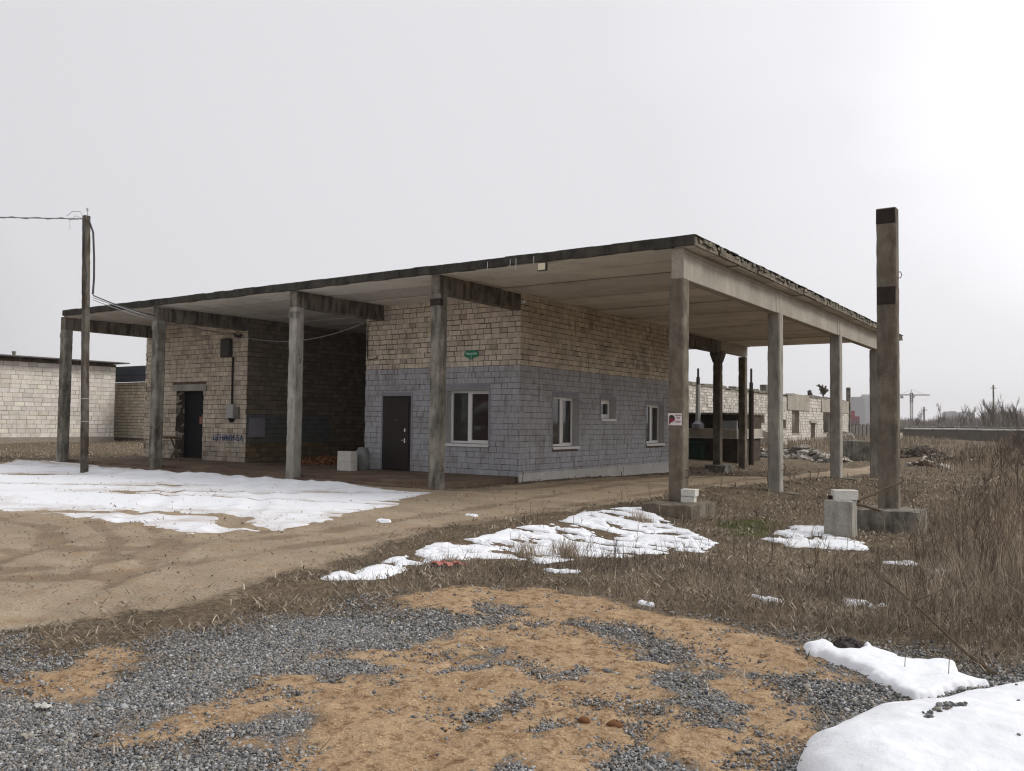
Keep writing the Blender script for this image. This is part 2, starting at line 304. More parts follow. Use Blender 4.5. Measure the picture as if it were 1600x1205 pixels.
class MB:
    def __init__(s): s.v = []; s.f = []; s.c = []
    def face(s, idx, col=(1, 1, 1)): s.f.append(idx); s.c.append(col)
    def box(s, x0, x1, y0, y1, z0, z1, col=(1, 1, 1), jit=0., rz=0., piv=None, tilt=0.):
        b = len(s.v); P = []
        for x, y, z in ((x0, y0, z0), (x1, y0, z0), (x1, y1, z0), (x0, y1, z0), (x0, y0, z1), (x1, y0, z1), (x1, y1, z1), (x0, y1, z1)):
            if jit: x += random.uniform(-jit, jit); y += random.uniform(-jit, jit); z += random.uniform(-jit, jit)
            P.append([x, y, z])
        if rz or tilt:
            cx, cy, cz = piv or ((x0+x1)/2, (y0+y1)/2, z0); ca, sa = math.cos(rz), math.sin(rz); ct, st = math.cos(tilt), math.sin(tilt)
            for p in P:
                dx, dy, dz = p[0]-cx, p[1]-cy, p[2]-cz
                dx, dz = dx*ct-dz*st, dx*st+dz*ct
                p[0] = cx+dx*ca-dy*sa; p[1] = cy+dx*sa+dy*ca; p[2] = cz+dz
        s.v += P
        for q in ((0, 3, 2, 1), (4, 5, 6, 7), (0, 1, 5, 4), (1, 2, 6, 5), (2, 3, 7, 6), (3, 0, 4, 7)): s.face(tuple(b+i for i in q), col)
        return s
    def ring(s, pts, rad, n=8, col=(1, 1, 1), cap=True, shape=None):
        """tube through pts with radius (scalar or list)"""
        pts = [Vector(p) for p in pts]; b = len(s.v); m = len(pts)
        up0 = None
        for i, p in enumerate(pts):
            t = (pts[min(i+1, m-1)]-pts[max(i-1, 0)]).normalized()
            ref = Vector((0, 0, 1)) if abs(t.z) < .95 else Vector((1, 0, 0))
            if up0 is not None and abs(up0.dot(t)) < .95: ref = up0
            u = t.cross(ref).normalized(); v = u.cross(t).normalized(); up0 = v
            r = rad[i] if isinstance(rad, (list, tuple)) else rad
            for k in range(n):
                a = 2*PI*(k+.5)/n; q = p+u*(math.cos(a)*r)+v*(math.sin(a)*r); s.v.append(list(q))
        for i in range(m-1):
            for k in range(n):
                a0 = b+i*n+k; a1 = b+i*n+(k+1) % n; s.face((a0, a1, a1+n, a0+n), col)
        if cap:
            s.face(tuple(b+k for k in reversed(range(n))), col); s.face(tuple(b+(m-1)*n+k for k in range(n)), col)
        return s
    def poly(s, pts, x=None, col=(1, 1, 1), axis='y', d=.01, at=0.):
        """extruded outline: pts in (u,z) placed on plane axis=at, thickness d"""
        n = len(pts); b = len(s.v)
        for k in (0, 1):
            for u, z in pts:
                q = at+d*k
                s.v.append([u, q, z] if axis == 'y' else [q, u, z])
        s.face(tuple(b+i for i in range(n)), col); s.face(tuple(b+n+i for i in reversed(range(n))), col)
        for i in range(n):
            j = (i+1) % n; s.face((b+j, b+i, b+n+i, b+n+j), col)
        return s
    def build(s, name, mat, parent=None, smooth=False, bevel=0., fixn=False):
        me = bpy.data.meshes.new(name); me.from_pydata(s.v, [], s.f)
        ca = me.color_attributes.new('Col', 'FLOAT_COLOR', 'CORNER')
        arr = np.ones((len(me.loops), 4), np.float32); i = 0
        for f, c in zip(s.f, s.c): arr[i:i+len(f), :3] = c; i += len(f)
        ca.data.foreach_set('color', arr.ravel())
        if smooth: me.polygons.foreach_set('use_smooth', np.ones(len(me.polygons), bool))
        me.update()
        if fixn:
            import bmesh
            bm = bmesh.new(); bm.from_mesh(me); bmesh.ops.recalc_face_normals(bm, faces=bm.faces); bm.to_mesh(me); bm.free()
        o = link(name, me, mat, parent)
        if bevel:
            md = o.modifiers.new('bevel', 'BEVEL'); md.width = bevel; md.segments = 2; md.limit_method = 'ANGLE'
        return o
def post_mesh(mb, x0, x1, y0, y1, z0, z1, cham=.025, seg=.12, jit=.004, chip=.02, lean=(0, 0), seed=0):
    """chamfered concrete post with worn, chipped arrises"""
    r = random.Random(seed); n = max(2, int((z1-z0)/seg)); b = len(mb.v)
    for i in range(n+1):
        z = z0+(z1-z0)*i/n; t = i/n; ox, oy = lean[0]*t, lean[1]*t; cs = []
        for k in range(4):
            c = cham*r.uniform(.6, 1.3)
            if r.random() < .10: c += r.uniform(.3, 1)*chip
            cs.append(c)
        P = [(x0+cs[0], y0), (x1-cs[1], y0), (x1, y0+cs[1]), (x1, y1-cs[2]), (x1-cs[2], y1), (x0+cs[3], y1), (x0, y1-cs[3]), (x0, y0+cs[0])]
        for x, y in P: mb.v.append([x+ox+r.uniform(-jit, jit)*.5, y+oy+r.uniform(-jit, jit)*.5, z])
    for i in range(n):
        for k in range(8):
            a = b+i*8+k; c = b+i*8+(k+1) % 8; mb.face((a, c, c+8, a+8))
    mb.face(tuple(b+k for k in reversed(range(8)))); mb.face(tuple(b+n*8+k for k in range(8)))
def rect_minus(u0, u1, z0, z1, holes):
    us = sorted({u0, u1, *[min(max(h[0], u0), u1) for h in holes], *[min(max(h[1], u0), u1) for h in holes]})
    zs = sorted({z0, z1, *[min(max(h[2], z0), z1) for h in holes], *[min(max(h[3], z0), z1) for h in holes]})
    res = []
    for a, b in zip(us, us[1:]):
        run = None
        for c, d in zip(zs, zs[1:]):
            mu, mz = (a+b)/2, (c+d)/2
            if any(h[0] < mu < h[1] and h[2] < mz < h[3] for h in holes):
                if run: res.append((a, b, *run)); run = None
            else: run = (run[0], d) if run else (c, d)
        if run: res.append((a, b, *run))
    return res
def core(mb, axis, p0, p1, u0, u1, z0, z1, holes=()):
    for a, b, c, d in rect_minus(u0, u1, z0, z1, list(holes)):
        if axis == 'y': mb.box(a, b, p0, p1, c, d)
        else: mb.box(p0, p1, a, b, c, d)
def bricks(mb, axis, plane, sign, u0, u1, z0, z1, rh, ln, holes=(), colfn=None, gap=.014, jut=.006, depth=.05, seed=1, edge=0., gapf=None):
    """courses of single bricks whose faces stand on the plane; sign = side the face looks to"""
    r = random.Random(seed); nrow = int(round((z1-z0)/rh)); rh = (z1-z0)/nrow
    for j in range(nrow):
        zb, zt = z0+j*rh, z0+(j+1)*rh; off = (j % 2)*.5*ln+r.uniform(-.12, .12)*ln
        u = u0-off; ue0 = u0; ue1 = u1
        if edge: ue0 = u0+r.choice((0, 0, edge*r.random(), edge))
        while u < u1:
            l = ln*r.choice((1, 1, 1, 1, .5, .97, 1.04, .75)); segs = [(max(u, ue0), min(u+l, ue1))]; u += l
            for h in holes:
                if zt-.02 > h[2] and zb+.02 < h[3]:
                    ns = []
                    for a, b in segs:
                        if b <= h[0] or a >= h[1]: ns.append((a, b))
                        else:
                            if a < h[0]: ns.append((a, h[0]))
                            if b > h[1]: ns.append((h[1], b))
                    segs = ns
            for a, b in segs:
                if b-a < .05: continue
                g = gap if gapf is None else gapf(zb); g = g*r.uniform(.5, 1.5)/2
                z_0, z_1 = zb+g, zt-g*r.uniform(.6, 1.6)
                f = plane+sign*(r.uniform(-jut, jut)); bk = plane-sign*depth
                col = colfn(r, (a+b)/2, (zb+zt)/2) if colfn else (1, 1, 1)
                p, q = min(f, bk), max(f, bk)
                if axis == 'y': mb.box(a+g, b-g, p, q, z_0, z_1, col, jit=.0025)
                else: mb.box(p, q, a+g, b-g, z_0, z_1, col, jit=.0025)
_fcache = {}
def text_mesh(name, body, size, mat, parent, loc, rot, ext=.0015, align='CENTER', squeeze=1.0, bold=0.):
    cu = bpy.data.curves.new(name, 'FONT'); cu.body = body; cu.size = size; cu.extrude = ext; cu.align_x = align; cu.align_y = 'CENTER'; cu.offset = bold
    t = bpy.data.objects.new(name+'_curve', cu); COL.objects.link(t)
    dg = bpy.context.evaluated_depsgraph_get(); me = bpy.data.meshes.new_from_object(t.evaluated_get(dg))
    bpy.data.objects.remove(t); me.name = name; me.materials.clear()
    me.transform(Matrix.LocRotScale(Vector(loc), rot, Vector((squeeze, 1, 1))))
    return link(name, me, mat, parent)
from mathutils import Euler
FRONT = Euler((PI/2, 0, 0))          # text facing -Y

# ------------------------------------------------------------------ ground sheet
TRACKS = [([(-4.0, -12.6), (-2.61, -11.14), (-1.78, -10.28), (-1.71, -9.25), (-1.71, -6.24), (-1.73, -0.96), (-1.9, 3.4), (-2.2, 9), (-2.4, 14)], .22), ([(-6.2, -11.6), (-4.51, -10.33), (-3.14, -9.11), (-2.56, -7.18), (-2.85, -3.41), (-3.2, 0.46), (-3.6, 4.78), (-3.8, 12)], .24),
 ([(-6.29, -7.81), (-5.18, -8.2), (-3.87, -8.79), (-2.79, -9.56), (-1.98, -10.43)], .13), ([(-6.04, -7.3), (-4.63, -7.8), (-3.3, -8.5), (-2.1, -9.5), (-1.2, -10.5)], .13), ([(-5.28, -7.29), (-4.41, -7.56), (-3.76, -7.91), (-3.11, -8.54), (-2.4, -10), (-2.9, -11.4)], .12), ([(-3.5, -11.6), (-2.41, -10.06), (-2.63, -8.95), (-2.93, -8.39), (-3.4, -6)], .16),
 ([(-14, -8.9), (-9, -8.6), (-6, -8.6), (-4.5, -9.3), (-3.2, -10.6)], .18), ([(-5.6, .2), (-4.6, 2), (-4.6, 6), (-5, 10)], .35)]
def build_ground():
    cx, cy = 6.3, -15.0; a0 = math.radians(124.3)          # centre of the dense sector
    ang = np.concatenate([np.linspace(-46, 46, 340), np.linspace(49, 311, 88)])*PI/180+a0
    r = [.3]
    while r[-1] < 6500:
        q = r[-1]; r.append(q*(1.12 if q < 2.4 else 1.0065 if q < 50 else 1.03 if q < 130 else 1.12))
    r = np.array(r); A, Rr = np.meshgrid(ang, r); X = cx+np.cos(A)*Rr; Y = cy+np.sin(A)*Rr
    Z = hground(X, Y); sand, grav, road = masks(X, Y)
    Z += sand*(.010+.05*fbm(X*3, Y*3, 3)+.035*fbm(X*9, Y*9, 3)-.02*np.clip(fbm(X*6+9, Y*6, 2)-.1, 0, 1)*4); Z -= grav*.006
    Z += (1-sand-grav)*.02*fbm(X*5, Y*5, 3)*(Rr < 60)
    nr, na = X.shape; V = np.stack([X, Y, Z], -1).reshape(-1, 3)
    V = np.vstack([V, [[cx, cy, 0]]]); i = np.arange(nr-1)[:, None]*na; k = np.arange(na)[None, :]; k2 = (k+1) % na
    F = np.stack([i+k, i+na+k, i+na+k2, i+k2], -1).reshape(-1, 4)[:, ::-1]
    me = np_mesh('ground', V[:-1], F, smooth=True)
    ca = me.color_attributes.new('Mask', 'FLOAT_COLOR', 'POINT')
    g = ((fbm(X*.5, Y*.5, 3)+.5))
    green = np.clip(.5+(sdf(GREEN, X, Y)+.6*fbm(X*2, Y*2, 3))/.5, 0, 1)
    trk = np.zeros(X.shape)
    for pts, wd in TRACKS:
        dmin = np.full(X.shape, 9.)
        for (ax, ay), (bx_, by_) in zip(pts, pts[1:]):
            ex, ey = bx_-ax, by_-ay; t_ = np.clip(((X-ax)*ex+(Y-ay)*ey)/(ex*ex+ey*ey), 0, 1); dmin = np.minimum(dmin, np.hypot(X-ax-t_*ex, Y-ay-t_*ey))
        trk = np.maximum(trk, np.exp(-((dmin+.25*fbm(X*1.3, Y*1.3, 3))/wd)**4)*np.clip(.75+1.6*fbm(X*2.2, Y*2.2, 4), 0, 1))
    zz = np.empty(len(me.vertices)*3, np.float32); me.vertices.foreach_get('co', zz); zz[2::3] -= (.018*trk*(1-.4*vnoise(X*9, Y*9))).ravel().astype(np.float32); me.vertices.foreach_set('co', zz)
    c = np.stack([sand, grav, road, green], -1).reshape(-1, 4).astype(np.float32); ca.data.foreach_set('color', c.ravel())
    ta = me.attributes.new('Track', 'FLOAT', 'POINT'); ta.data.foreach_set('value', trk.ravel().astype(np.float32))
    o = link('ground', me, ground_mat()); tag(o, kind='structure')
def ground_mat():
    m, t, b = newmat('earth', .97, .1); Nn = t.nodes.new; Ll = t.links.new
    g = Nn('ShaderNodeNewGeometry'); pos = g.outputs['Position']
    def noise(sc, det=6, ro=.6, vec=None):
        n = Nn('ShaderNodeTexNoise'); n.inputs['Scale'].default_value = sc; n.inputs['Detail'].default_value = det; n.inputs['Roughness'].default_value = ro
        Ll(vec or pos, n.inputs[0]); return n.outputs['Fac']
    def mr(v, a, bb):
        r = Nn('ShaderNodeMapRange'); r.inputs[1].default_value = a; r.inputs[2].default_value = bb; Ll(v, r.inputs[0]); return r.outputs[0]
    def mix(f, a, bb, mode='MIX'):
        x = Nn('ShaderNodeMix'); x.data_type = 'RGBA'; x.blend_type = mode
        if isinstance(f, float): x.inputs[0].default_value = f
        else: Ll(f, x.inputs[0])
        for k, v in ((6, a), (7, bb)):
            if isinstance(v, tuple): x.inputs[k].default_value = (*v, 1)
            else: Ll(v, x.inputs[k])
        return x.outputs[2]
    def mth(op, a, bb):
        x = Nn('ShaderNodeMath'); x.operation = op
        for k, v in ((0, a), (1, bb)):
            if isinstance(v, (int, float)): x.inputs[k].default_value = v
            else: Ll(v, x.inputs[k])
        return x.outputs[0]
    at = Nn('ShaderNodeAttribute'); at.attribute_name = 'Mask'; sp = Nn('ShaderNodeSeparateColor'); Ll(at.outputs['Color'], sp.inputs[0])
    n1 = noise(.35, 5); n2 = noise(2.3, 8, .65); n3 = noise(14, 8, .7); n4 = noise(70, 4, .6)
    def soft(mask, amp=.55):          # noisy threshold of a soft mask
        s = mth('ADD', mask, mth('MULTIPLY', mth('SUBTRACT', n3, .5), amp)); return mr(s, .38, .62)
    soil = mix(mr(n2, .35, .65), S(78, 68, 57), S(112, 98, 81))
    soil = mix(mr(n3, .48, .66), soil, S(132, 117, 96)); soil = mix(mr(n3, .44, .34), soil, S(62, 53, 44)); soil = mix(mr(n4, .55, .7), soil, S(54, 45, 37)); soil = mix(mr(n4, .44, .32), soil, S(142, 126, 104))
    mp = Nn('ShaderNodeMapping'); mp.inputs['Rotation'].default_value = (0, 0, math.radians(-38)); mp.inputs['Scale'].default_value = (.6, 1.6, 1); Ll(pos, mp.inputs[0])
    n5 = noise(.9, 7, .62, mp.outputs[0])
    road = mix(mr(n5, .30, .70), S(144, 129, 110), S(176, 160, 138)); road = mix(mr(n2, .5, .7), road, S(158, 134, 108)); road = mix(mr(n3, .56, .7), road, S(124, 106, 86)); road = mix(mr(n4, .56, .68), road, S(96, 82, 67)); road = mix(mr(n4, .42, .34), road, S(190, 174, 150))
    sand = mix(mr(n2, .3, .7), S(158, 132, 103), S(188, 161, 129)); sand = mix(mr(n3, .48, .60), sand, S(132, 106, 80)); sand = mix(mr(n3, .60, .66), sand, S(120, 92, 66)); sand = mix(mr(n4, .58, .68), sand, S(124, 96, 72)); sand = mix(mr(n4, .42, .34), sand, S(208, 181, 146))
    grav = mix(mr(n4, .4, .6), S(84, 82, 80), S(136, 134, 131)); grav = mix(mr(n2, .45, .65), grav, S(120, 106, 90))
    far = mix(mr(n2, .3, .7), S(118, 103, 86), S(146, 129, 107))
    tk = Nn('ShaderNodeAttribute'); tk.attribute_name = 'Track'; road = mix(mth('MULTIPLY', mr(mth('ADD', tk.outputs['Fac'], mth('MULTIPLY', mth('SUBTRACT', n3, .5), .8)),   .3, .75), .5), road, S(112, 93, 76))
    c = mix(soft(sp.outputs[2]), soil, road)
    c = mix(soft(sp.outputs[1]), c, grav); c = mix(soft(sp.outputs[0], .9), c, sand)
    gr = mr(mth('MULTIPLY', at.outputs['Alpha'], n3), .25, .5); c = mix(gr, c, S(80, 84, 46))
    Ll(c, b.inputs['Base Color'])
    bp = Nn('ShaderNodeBump'); bp.inputs['Strength'].default_value = .7; bp.inputs['Distance'].default_value = .03
    Ll(mth('ADD', mth('MULTIPLY', n3, 1.2), mth('MULTIPLY', n4, .5)), bp.inputs['Height']); Ll(bp.outputs[0], b.inputs['Normal'])
    return m
build_ground()

# ------------------------------------------------------------------ snow
SURF = {}
def snow_patch(name, poly, res, thick, edge, label=None, cat=None, group=None, kind=None, wob=.1, wsc=3., holes=(), dirt=0., extra=None, lump=.35, round_=False, sinkn=1.0):
    xs = [p[0] for p in poly]; ys = [p[1] for p in poly]; m = .4
    X, Y = np.meshgrid(np.arange(min(xs)-m, max(xs)+m, res), np.arange(min(ys)-m, max(ys)+m, res), indexing='ij')
    s = sdf(poly, X, Y)+wob*(fbm(X*wsc, Y*wsc, 4)*2)
    for h in holes: s = np.minimum(s, -sdf(h, X, Y)+.05*fbm(X*12, Y*12, 3))
    if extra is not None: s, add = extra(X, Y, s)
    else: add = 0
    prof = np.sqrt(np.clip(1-(1-np.clip(s/edge, 0, 1))**2, 0, 1)) if round_ else ss(0, edge, s)
    H = hground(X, Y); add = add+.006*fbm(X*16, Y*16, 3)+.014*fbm(X*5, Y*5, 3)
    Z = H+(thick*(1+lump*2*fbm(X*2.2, Y*2.2, 4))+add)*prof-.03*(1-ss(-.02, .03, s))+.004
    nx, ny = X.shape; idx = np.arange(nx*ny).reshape(nx, ny)
    F = np.stack([idx[:-1, :-1], idx[1:, :-1], idx[1:, 1:], idx[:-1, 1:]], -1).reshape(-1, 4)
    keep = (s.ravel()[F] > -.02).any(1); F = F[keep]
    u, inv = np.unique(F, return_inverse=True); V = np.stack([X, Y, Z], -1).reshape(-1, 3)[u]; F = inv.reshape(-1, 4)
    SURF[label] = (X, Y, Z, res)
    me = np_mesh(name, V, F, smooth=True); ca = me.color_attributes.new('Col', 'FLOAT_COLOR', 'POINT')
    dd = (dirt(X, Y, s) if callable(dirt) else np.full(X.shape, dirt)).ravel()[u]
    c = np.ones((len(u), 4), np.float32); c[:, 0] = dd; c[:, 1] = dd; c[:, 2] = dd; ca.data.foreach_set('color', c.ravel())
    o = link(name, me, M['snow']); tag(o, label, cat, group, kind); return o
def yard_extra(X, Y, s):
    # melt streaks: long openings along the wheel direction
    ca, sa = math.cos(.42), math.sin(.42); u = X*ca+Y*sa; v = -X*sa+Y*ca
    st = .7*fbm(u*.22, v*2.4, 5)+.3*fbm(u*1.2+8, v*5, 4); big = fbm(X*.45+3, Y*.45, 3)
    near = 1-ss(-.6, .6, -(s-1.4))
    s2 = s+np.minimum(0, (st+.09+.25*big+.30*ss(0, 2.5, s)))*5
    q = np.abs(fbm(u*.07+5, v*.5, 2)+.02); s2 = np.minimum(s2, (q-.006)*6+ss(1.5, 4, s)*0+.0)
    bank = np.exp(-((Y+1.25-.045*(X+14)*0)/.75)**2)*ss(-5.5, -8.5, X)
    add = bank*(.06+.20*np.clip(fbm(X*1.9, Y*1.9, 4)+.15, 0, 1))+.05*bank*fbm(X*7, Y*7, 3)
    s2 = s2+bank*.5*(1+0*X); s2 = np.minimum(s2, s+.25)
    return s2, add
def yard_dirt(X, Y, s):
    ca, sa = math.cos(.42), math.sin(.42); u = X*ca+Y*sa; v = -X*sa+Y*ca
    return np.clip(.05+.35*np.exp(-((Y+1.0)/.7)**2)*(X < -14)+.9*np.clip(-fbm(u*.3, v*3., 4)-.08, 0, .4)+.25*(1-ss(0, .6, s)), 0, .5)
snow_patch('snow_cover', SNOW_YARD, .05, .022, .5, kind='stuff', wob=.42, wsc=1.6, extra=yard_extra, dirt=yard_dirt)
def weed_extra(X, Y, s):
    q = fbm(X*2.1+3, Y*4.6, 5)+.45*fbm(X*9, Y*15, 3); tail = .14*np.exp(-((X-.15)**2+(Y+8.8)**2)/.3); return np.minimum(s+tail+.10*fbm(X*11, Y*14, 3), (q+.075+tail)*1.1+.0*s), 0
snow_patch('snow_patch', SNOW_WEED, .024, .028, .16, 'ragged white snow strip running through the dry grass from the nearest canopy column', 'snow patch', wob=.12, wsc=2.6, extra=weed_extra, dirt=.06)
snow_patch('snow_patch', SNOW_STUMP, .03, .035, .15, 'thin snow patch in the grass in front of the cracked concrete block', 'snow patch', wob=.30, wsc=3, extra=weed_extra, dirt=.14)
snow_patch('snow_patch', SNOW_SLAB, .012, .055, .07, 'thick white snow slab with a dark earth clod at its back edge', 'snow patch', wob=.07, wsc=6, round_=True, lump=.45)
def heap_extra(X, Y, s):
    s = s+.0
    line = np.abs((X-5.25)*.62-(Y+9.98)*.40+.02*fbm(X*6, Y*6, 3)); on = (X > 5.18)*(X < 5.62)*(Y > -10.25)*(Y < -9.35)
    s = np.where((line < .012) & (on > 0), -.02, s)
    return s, .05*ss(.1, 1.2, s)
snow_patch('snow_heap', SNOW_HEAP, .016, .21, .42, 'large smooth heap of clean snow lying on the gravel in the nearest corner', 'snow heap', wob=.035, wsc=3, extra=heap_extra, round_=True, lump=.14, dirt=.02)
def bits(pts, rad, thick, label, cat='snow patch', group='small leftover snow bits in the weeds'):
    for i, (x, y) in enumerate(pts):
        r = rad[i]; poly = [(x+r*1.5*math.cos(a)*random.uniform(.6, 1.2), y+r*math.sin(a)*random.uniform(.6, 1.2)) for a in np.arange(0, 6.2, .7)]
        snow_patch('snow_patch', poly, r/9, thick*.6, r*.5, label[i], cat, group, wob=r*1.0, wsc=2.2/r, dirt=.12)
bits([(4.63, -7.03), (1.69, -7.23), (3.12, -8.18), (4.34, -3.37), (4.79, -3.89), (3.9, -7.35), (-2.73, -5.14), (-2.2, -3.6)],
     [.16, .14, .06, .16, .14, .08, .10, .1], .04,
     ['small lumpy snow bit alone among the tall weeds', 'small snow bit just in front of the long snow strip', 'tiny snow bit at the edge of the sand', 'thin snow bit in front of the lone column footing', 'thin snow bit to the right of the lone column footing', 'faint snow bit between the sand and the tall weeds', 'small snow bit on the dirt road beside the yard snow', 'snow crumb on the dirt road nearest the front columns'])

# ------------------------------------------------------------------ crushed stone
def stones(n, reg, mask_i, size, seed, cols, thin=None):
    r = np.random.RandomState(seed); x = r.uniform(reg[0], reg[1], n); y = r.uniform(reg[2], reg[3], n)
    mk = masks(x, y); p = mask_i(mk, x, y); k = r.rand(n) < p; x, y = x[k], y[k]; n = len(x)
    if not n: return np.zeros((0, 3)), np.zeros((0, 4), int), np.zeros((0, 3))
    sz = size*r.lognormal(0, .35, n); B = np.array([[-1, -1, -1], [1, -1, -1], [1, 1, -1], [-1, 1, -1], [-1, -1, 1], [1, -1, 1], [1, 1, 1], [-1, 1, 1]], float)
    V = B[None]*r.uniform(.45, 1.1, (n, 8, 3))*sz[:, None, None]*np.array([1, .8, .62])
    a = r.uniform(0, 2*PI, n); b = r.uniform(-.6, .6, n); c, s = np.cos(b), np.sin(b)
    X = V[:, :, 0]*c[:, None]-V[:, :, 2]*s[:, None]; Z = V[:, :, 0]*s[:, None]+V[:, :, 2]*c[:, None]; Y = V[:, :, 1]
    c, s = np.cos(a)[:, None], np.sin(a)[:, None]; X, Y = X*c-Y*s, X*s+Y*c
    P = np.stack([X+x[:, None], Y+y[:, None], Z+(hground(x, y)+sz*r.uniform(-.1, .7, n))[:, None]], -1).reshape(-1, 3)
    Q = np.array([[0, 3, 2, 1], [4, 5, 6, 7], [0, 1, 5, 4], [1, 2, 6, 5], [2, 3, 7, 6], [3, 0, 4, 7]]); Fq = (np.arange(n)[:, None, None]*8+Q[None]).reshape(-1, 4)
    base = np.array(cols)[r.randint(0, len(cols), n)]*r.uniform(.6, 1.35, (n, 1)); C = np.repeat(base, 6, 0)
    return P, Fq, C
def join(parts):
    V, F, C, o = [], [], [], 0
    for v, f, c in parts:
        V.append(v); F.append(f+o); C.append(c); o += len(v)
    return np.vstack(V), np.vstack(F), np.vstack(C)
GC = [(.28, .283, .285), (.37, .372, .375), (.20, .203, .208), (.47, .47, .46), (.34, .315, .28), (.14, .143, .148), (.31, .27, .23)]
def pg(mk, x, y):
    return np.clip(mk[1]*1.25-.12, 0, 1)**1.3*np.where(y < -10.6, 1, .85)
def ps(mk, x, y): return np.clip(mk[0], 0, 1)*np.clip((fbm(x*2.2, y*2.2, 4)+.10+.5*fbm(x*9, y*9, 2))*2.4, .14, .6)
A = [stones(430000, (-.8, 6.8, -13.4, -10.2), pg, .0052, 1, GC), stones(175000, (-.6, 9.4, -10.2, -7.4), pg, .0066, 2, GC),
     stones(130000, (-.5, 6.5, -13.4, -8), ps, .0058, 3, GC+[(.30, .2, .12)]),
     stones(6000, (-12, 3, -12, 1), lambda mk, x, y: mk[2]*.4+.15, .007, 4, [(.25, .21, .17), (.33, .29, .24), (.14, .11, .09)])]
def on_heap():
    X, Y, Z, res = SURF['large smooth heap of clean snow lying on the gravel in the nearest corner']; r = np.random.RandomState(9)
    x = r.uniform(5.1, 6.4, 9000); y = r.uniform(-11.2, -9.2, 9000); s1 = sdf(HEAP_HOLE, x, y)+.06*fbm(x*14, y*14, 3)
    ln = np.abs((y+10.20)-(x-5.22)*1.75+.02*fbm(x*9, y*9, 2)); s2 = (ln < .018)*(x > 5.30)*(x < 5.58)
    k = (s1 > .0) | ((s2 > 0) & (r.rand(9000) < .6)) | (r.rand(9000) < .004); x, y = x[k], y[k]
    i = np.clip(((x-X[0, 0])/res).round().astype(int), 0, X.shape[0]-1); j = np.clip(((y-Y[0, 0])/res).round().astype(int), 0, X.shape[1]-1)
    return x, y, Z[i, j]
hx, hy, hz_ = on_heap()
P_, Q_, C_ = stones(len(hx), (0, 1, 0, 1), lambda mk, x, y: np.ones(len(x)), .0075, 6, GC)
P_ = P_.reshape(len(hx), 8, 3); P_ = P_-P_.mean(1, keepdims=True)+np.stack([hx, hy, hz_+.002], -1)[:, None, :]; A.append((P_.reshape(-1, 3), Q_, C_*.7))
V, Fq, C = join(A); tag(link('gravel', np_mesh('gravel', V, Fq, C), M['stone']), kind='stuff')

# ------------------------------------------------------------------ dry grass, weeds, litter
def blades(x, y, z, h, wd, lean, az, col, bend=.5, face=None):
    n = len(x); r = rs; fa = r.uniform(0, 2*PI, n) if face is None else face
    wx, wy = np.cos(fa)*wd/2, np.sin(fa)*wd/2; L = lean*h
    dx, dy = np.cos(az), np.sin(az); pts = []
    for t, ws in ((0, 1), (.55, .8), (1, .25)):
        ox = dx*L*t**(1+bend); oy = dy*L*t**(1+bend); zz = z+h*t*np.sqrt(np.clip(1-(lean*t*.8)**2, .04, 1))
        pts += [np.stack([x+ox-wx*ws, y+oy-wy*ws, zz], -1), np.stack([x+ox+wx*ws, y+oy+wy*ws, zz], -1)]
    P = np.stack(pts, 1).reshape(-1, 3); i = np.arange(n)[:, None]*6
    F = np.concatenate([i+np.array([[0, 1, 3, 2]]), i+np.array([[2, 3, 5, 4]])], 1).reshape(-1, 4)
    return P, F, np.repeat(col, 2, 0)
DRY = 1.12*np.array([[.95, 1.0, 1.09]])*np.array([(.30, .24, .175), (.24, .185, .13), (.17, .13, .09), (.38, .31, .22), (.13, .098, .07), (.20, .165, .11)])*1.08
def free(x, y):
    k = np.ones(len(x), bool)
    k &= ~((x > -.55) & (x < .55) & (y > -.8) & (y < .35)); k &= ~((x > 3.2) & (x < 4.1) & (y > -.4) & (y < .7)); k &= ~((x > 2.8) & (x < 3.35) & (y > -1.35) & (y < -.8))
    k &= ~((x > -23) & (x < -5.8) & (y > -.1) & (y < 14)); k &= (sdf(SNOW_HEAP, x, y) < -.02)
    k &= ~((x > -12) & (x < -6.7) & (y > 19.5) & (y < 40)); k &= ~((x < -14.6) & (y > 14) & (x > -60)&(y<90))
    return k
def scatter(n, r0, r1, a0, a1, seed):
    r = np.random.RandomState(seed); d = np.exp(r.uniform(math.log(r0), math.log(r1), n)); a = np.radians(r.uniform(a0, a1, n))
    return 6.33-np.sin(a)*d, -14.97+np.cos(a)*d, d, r
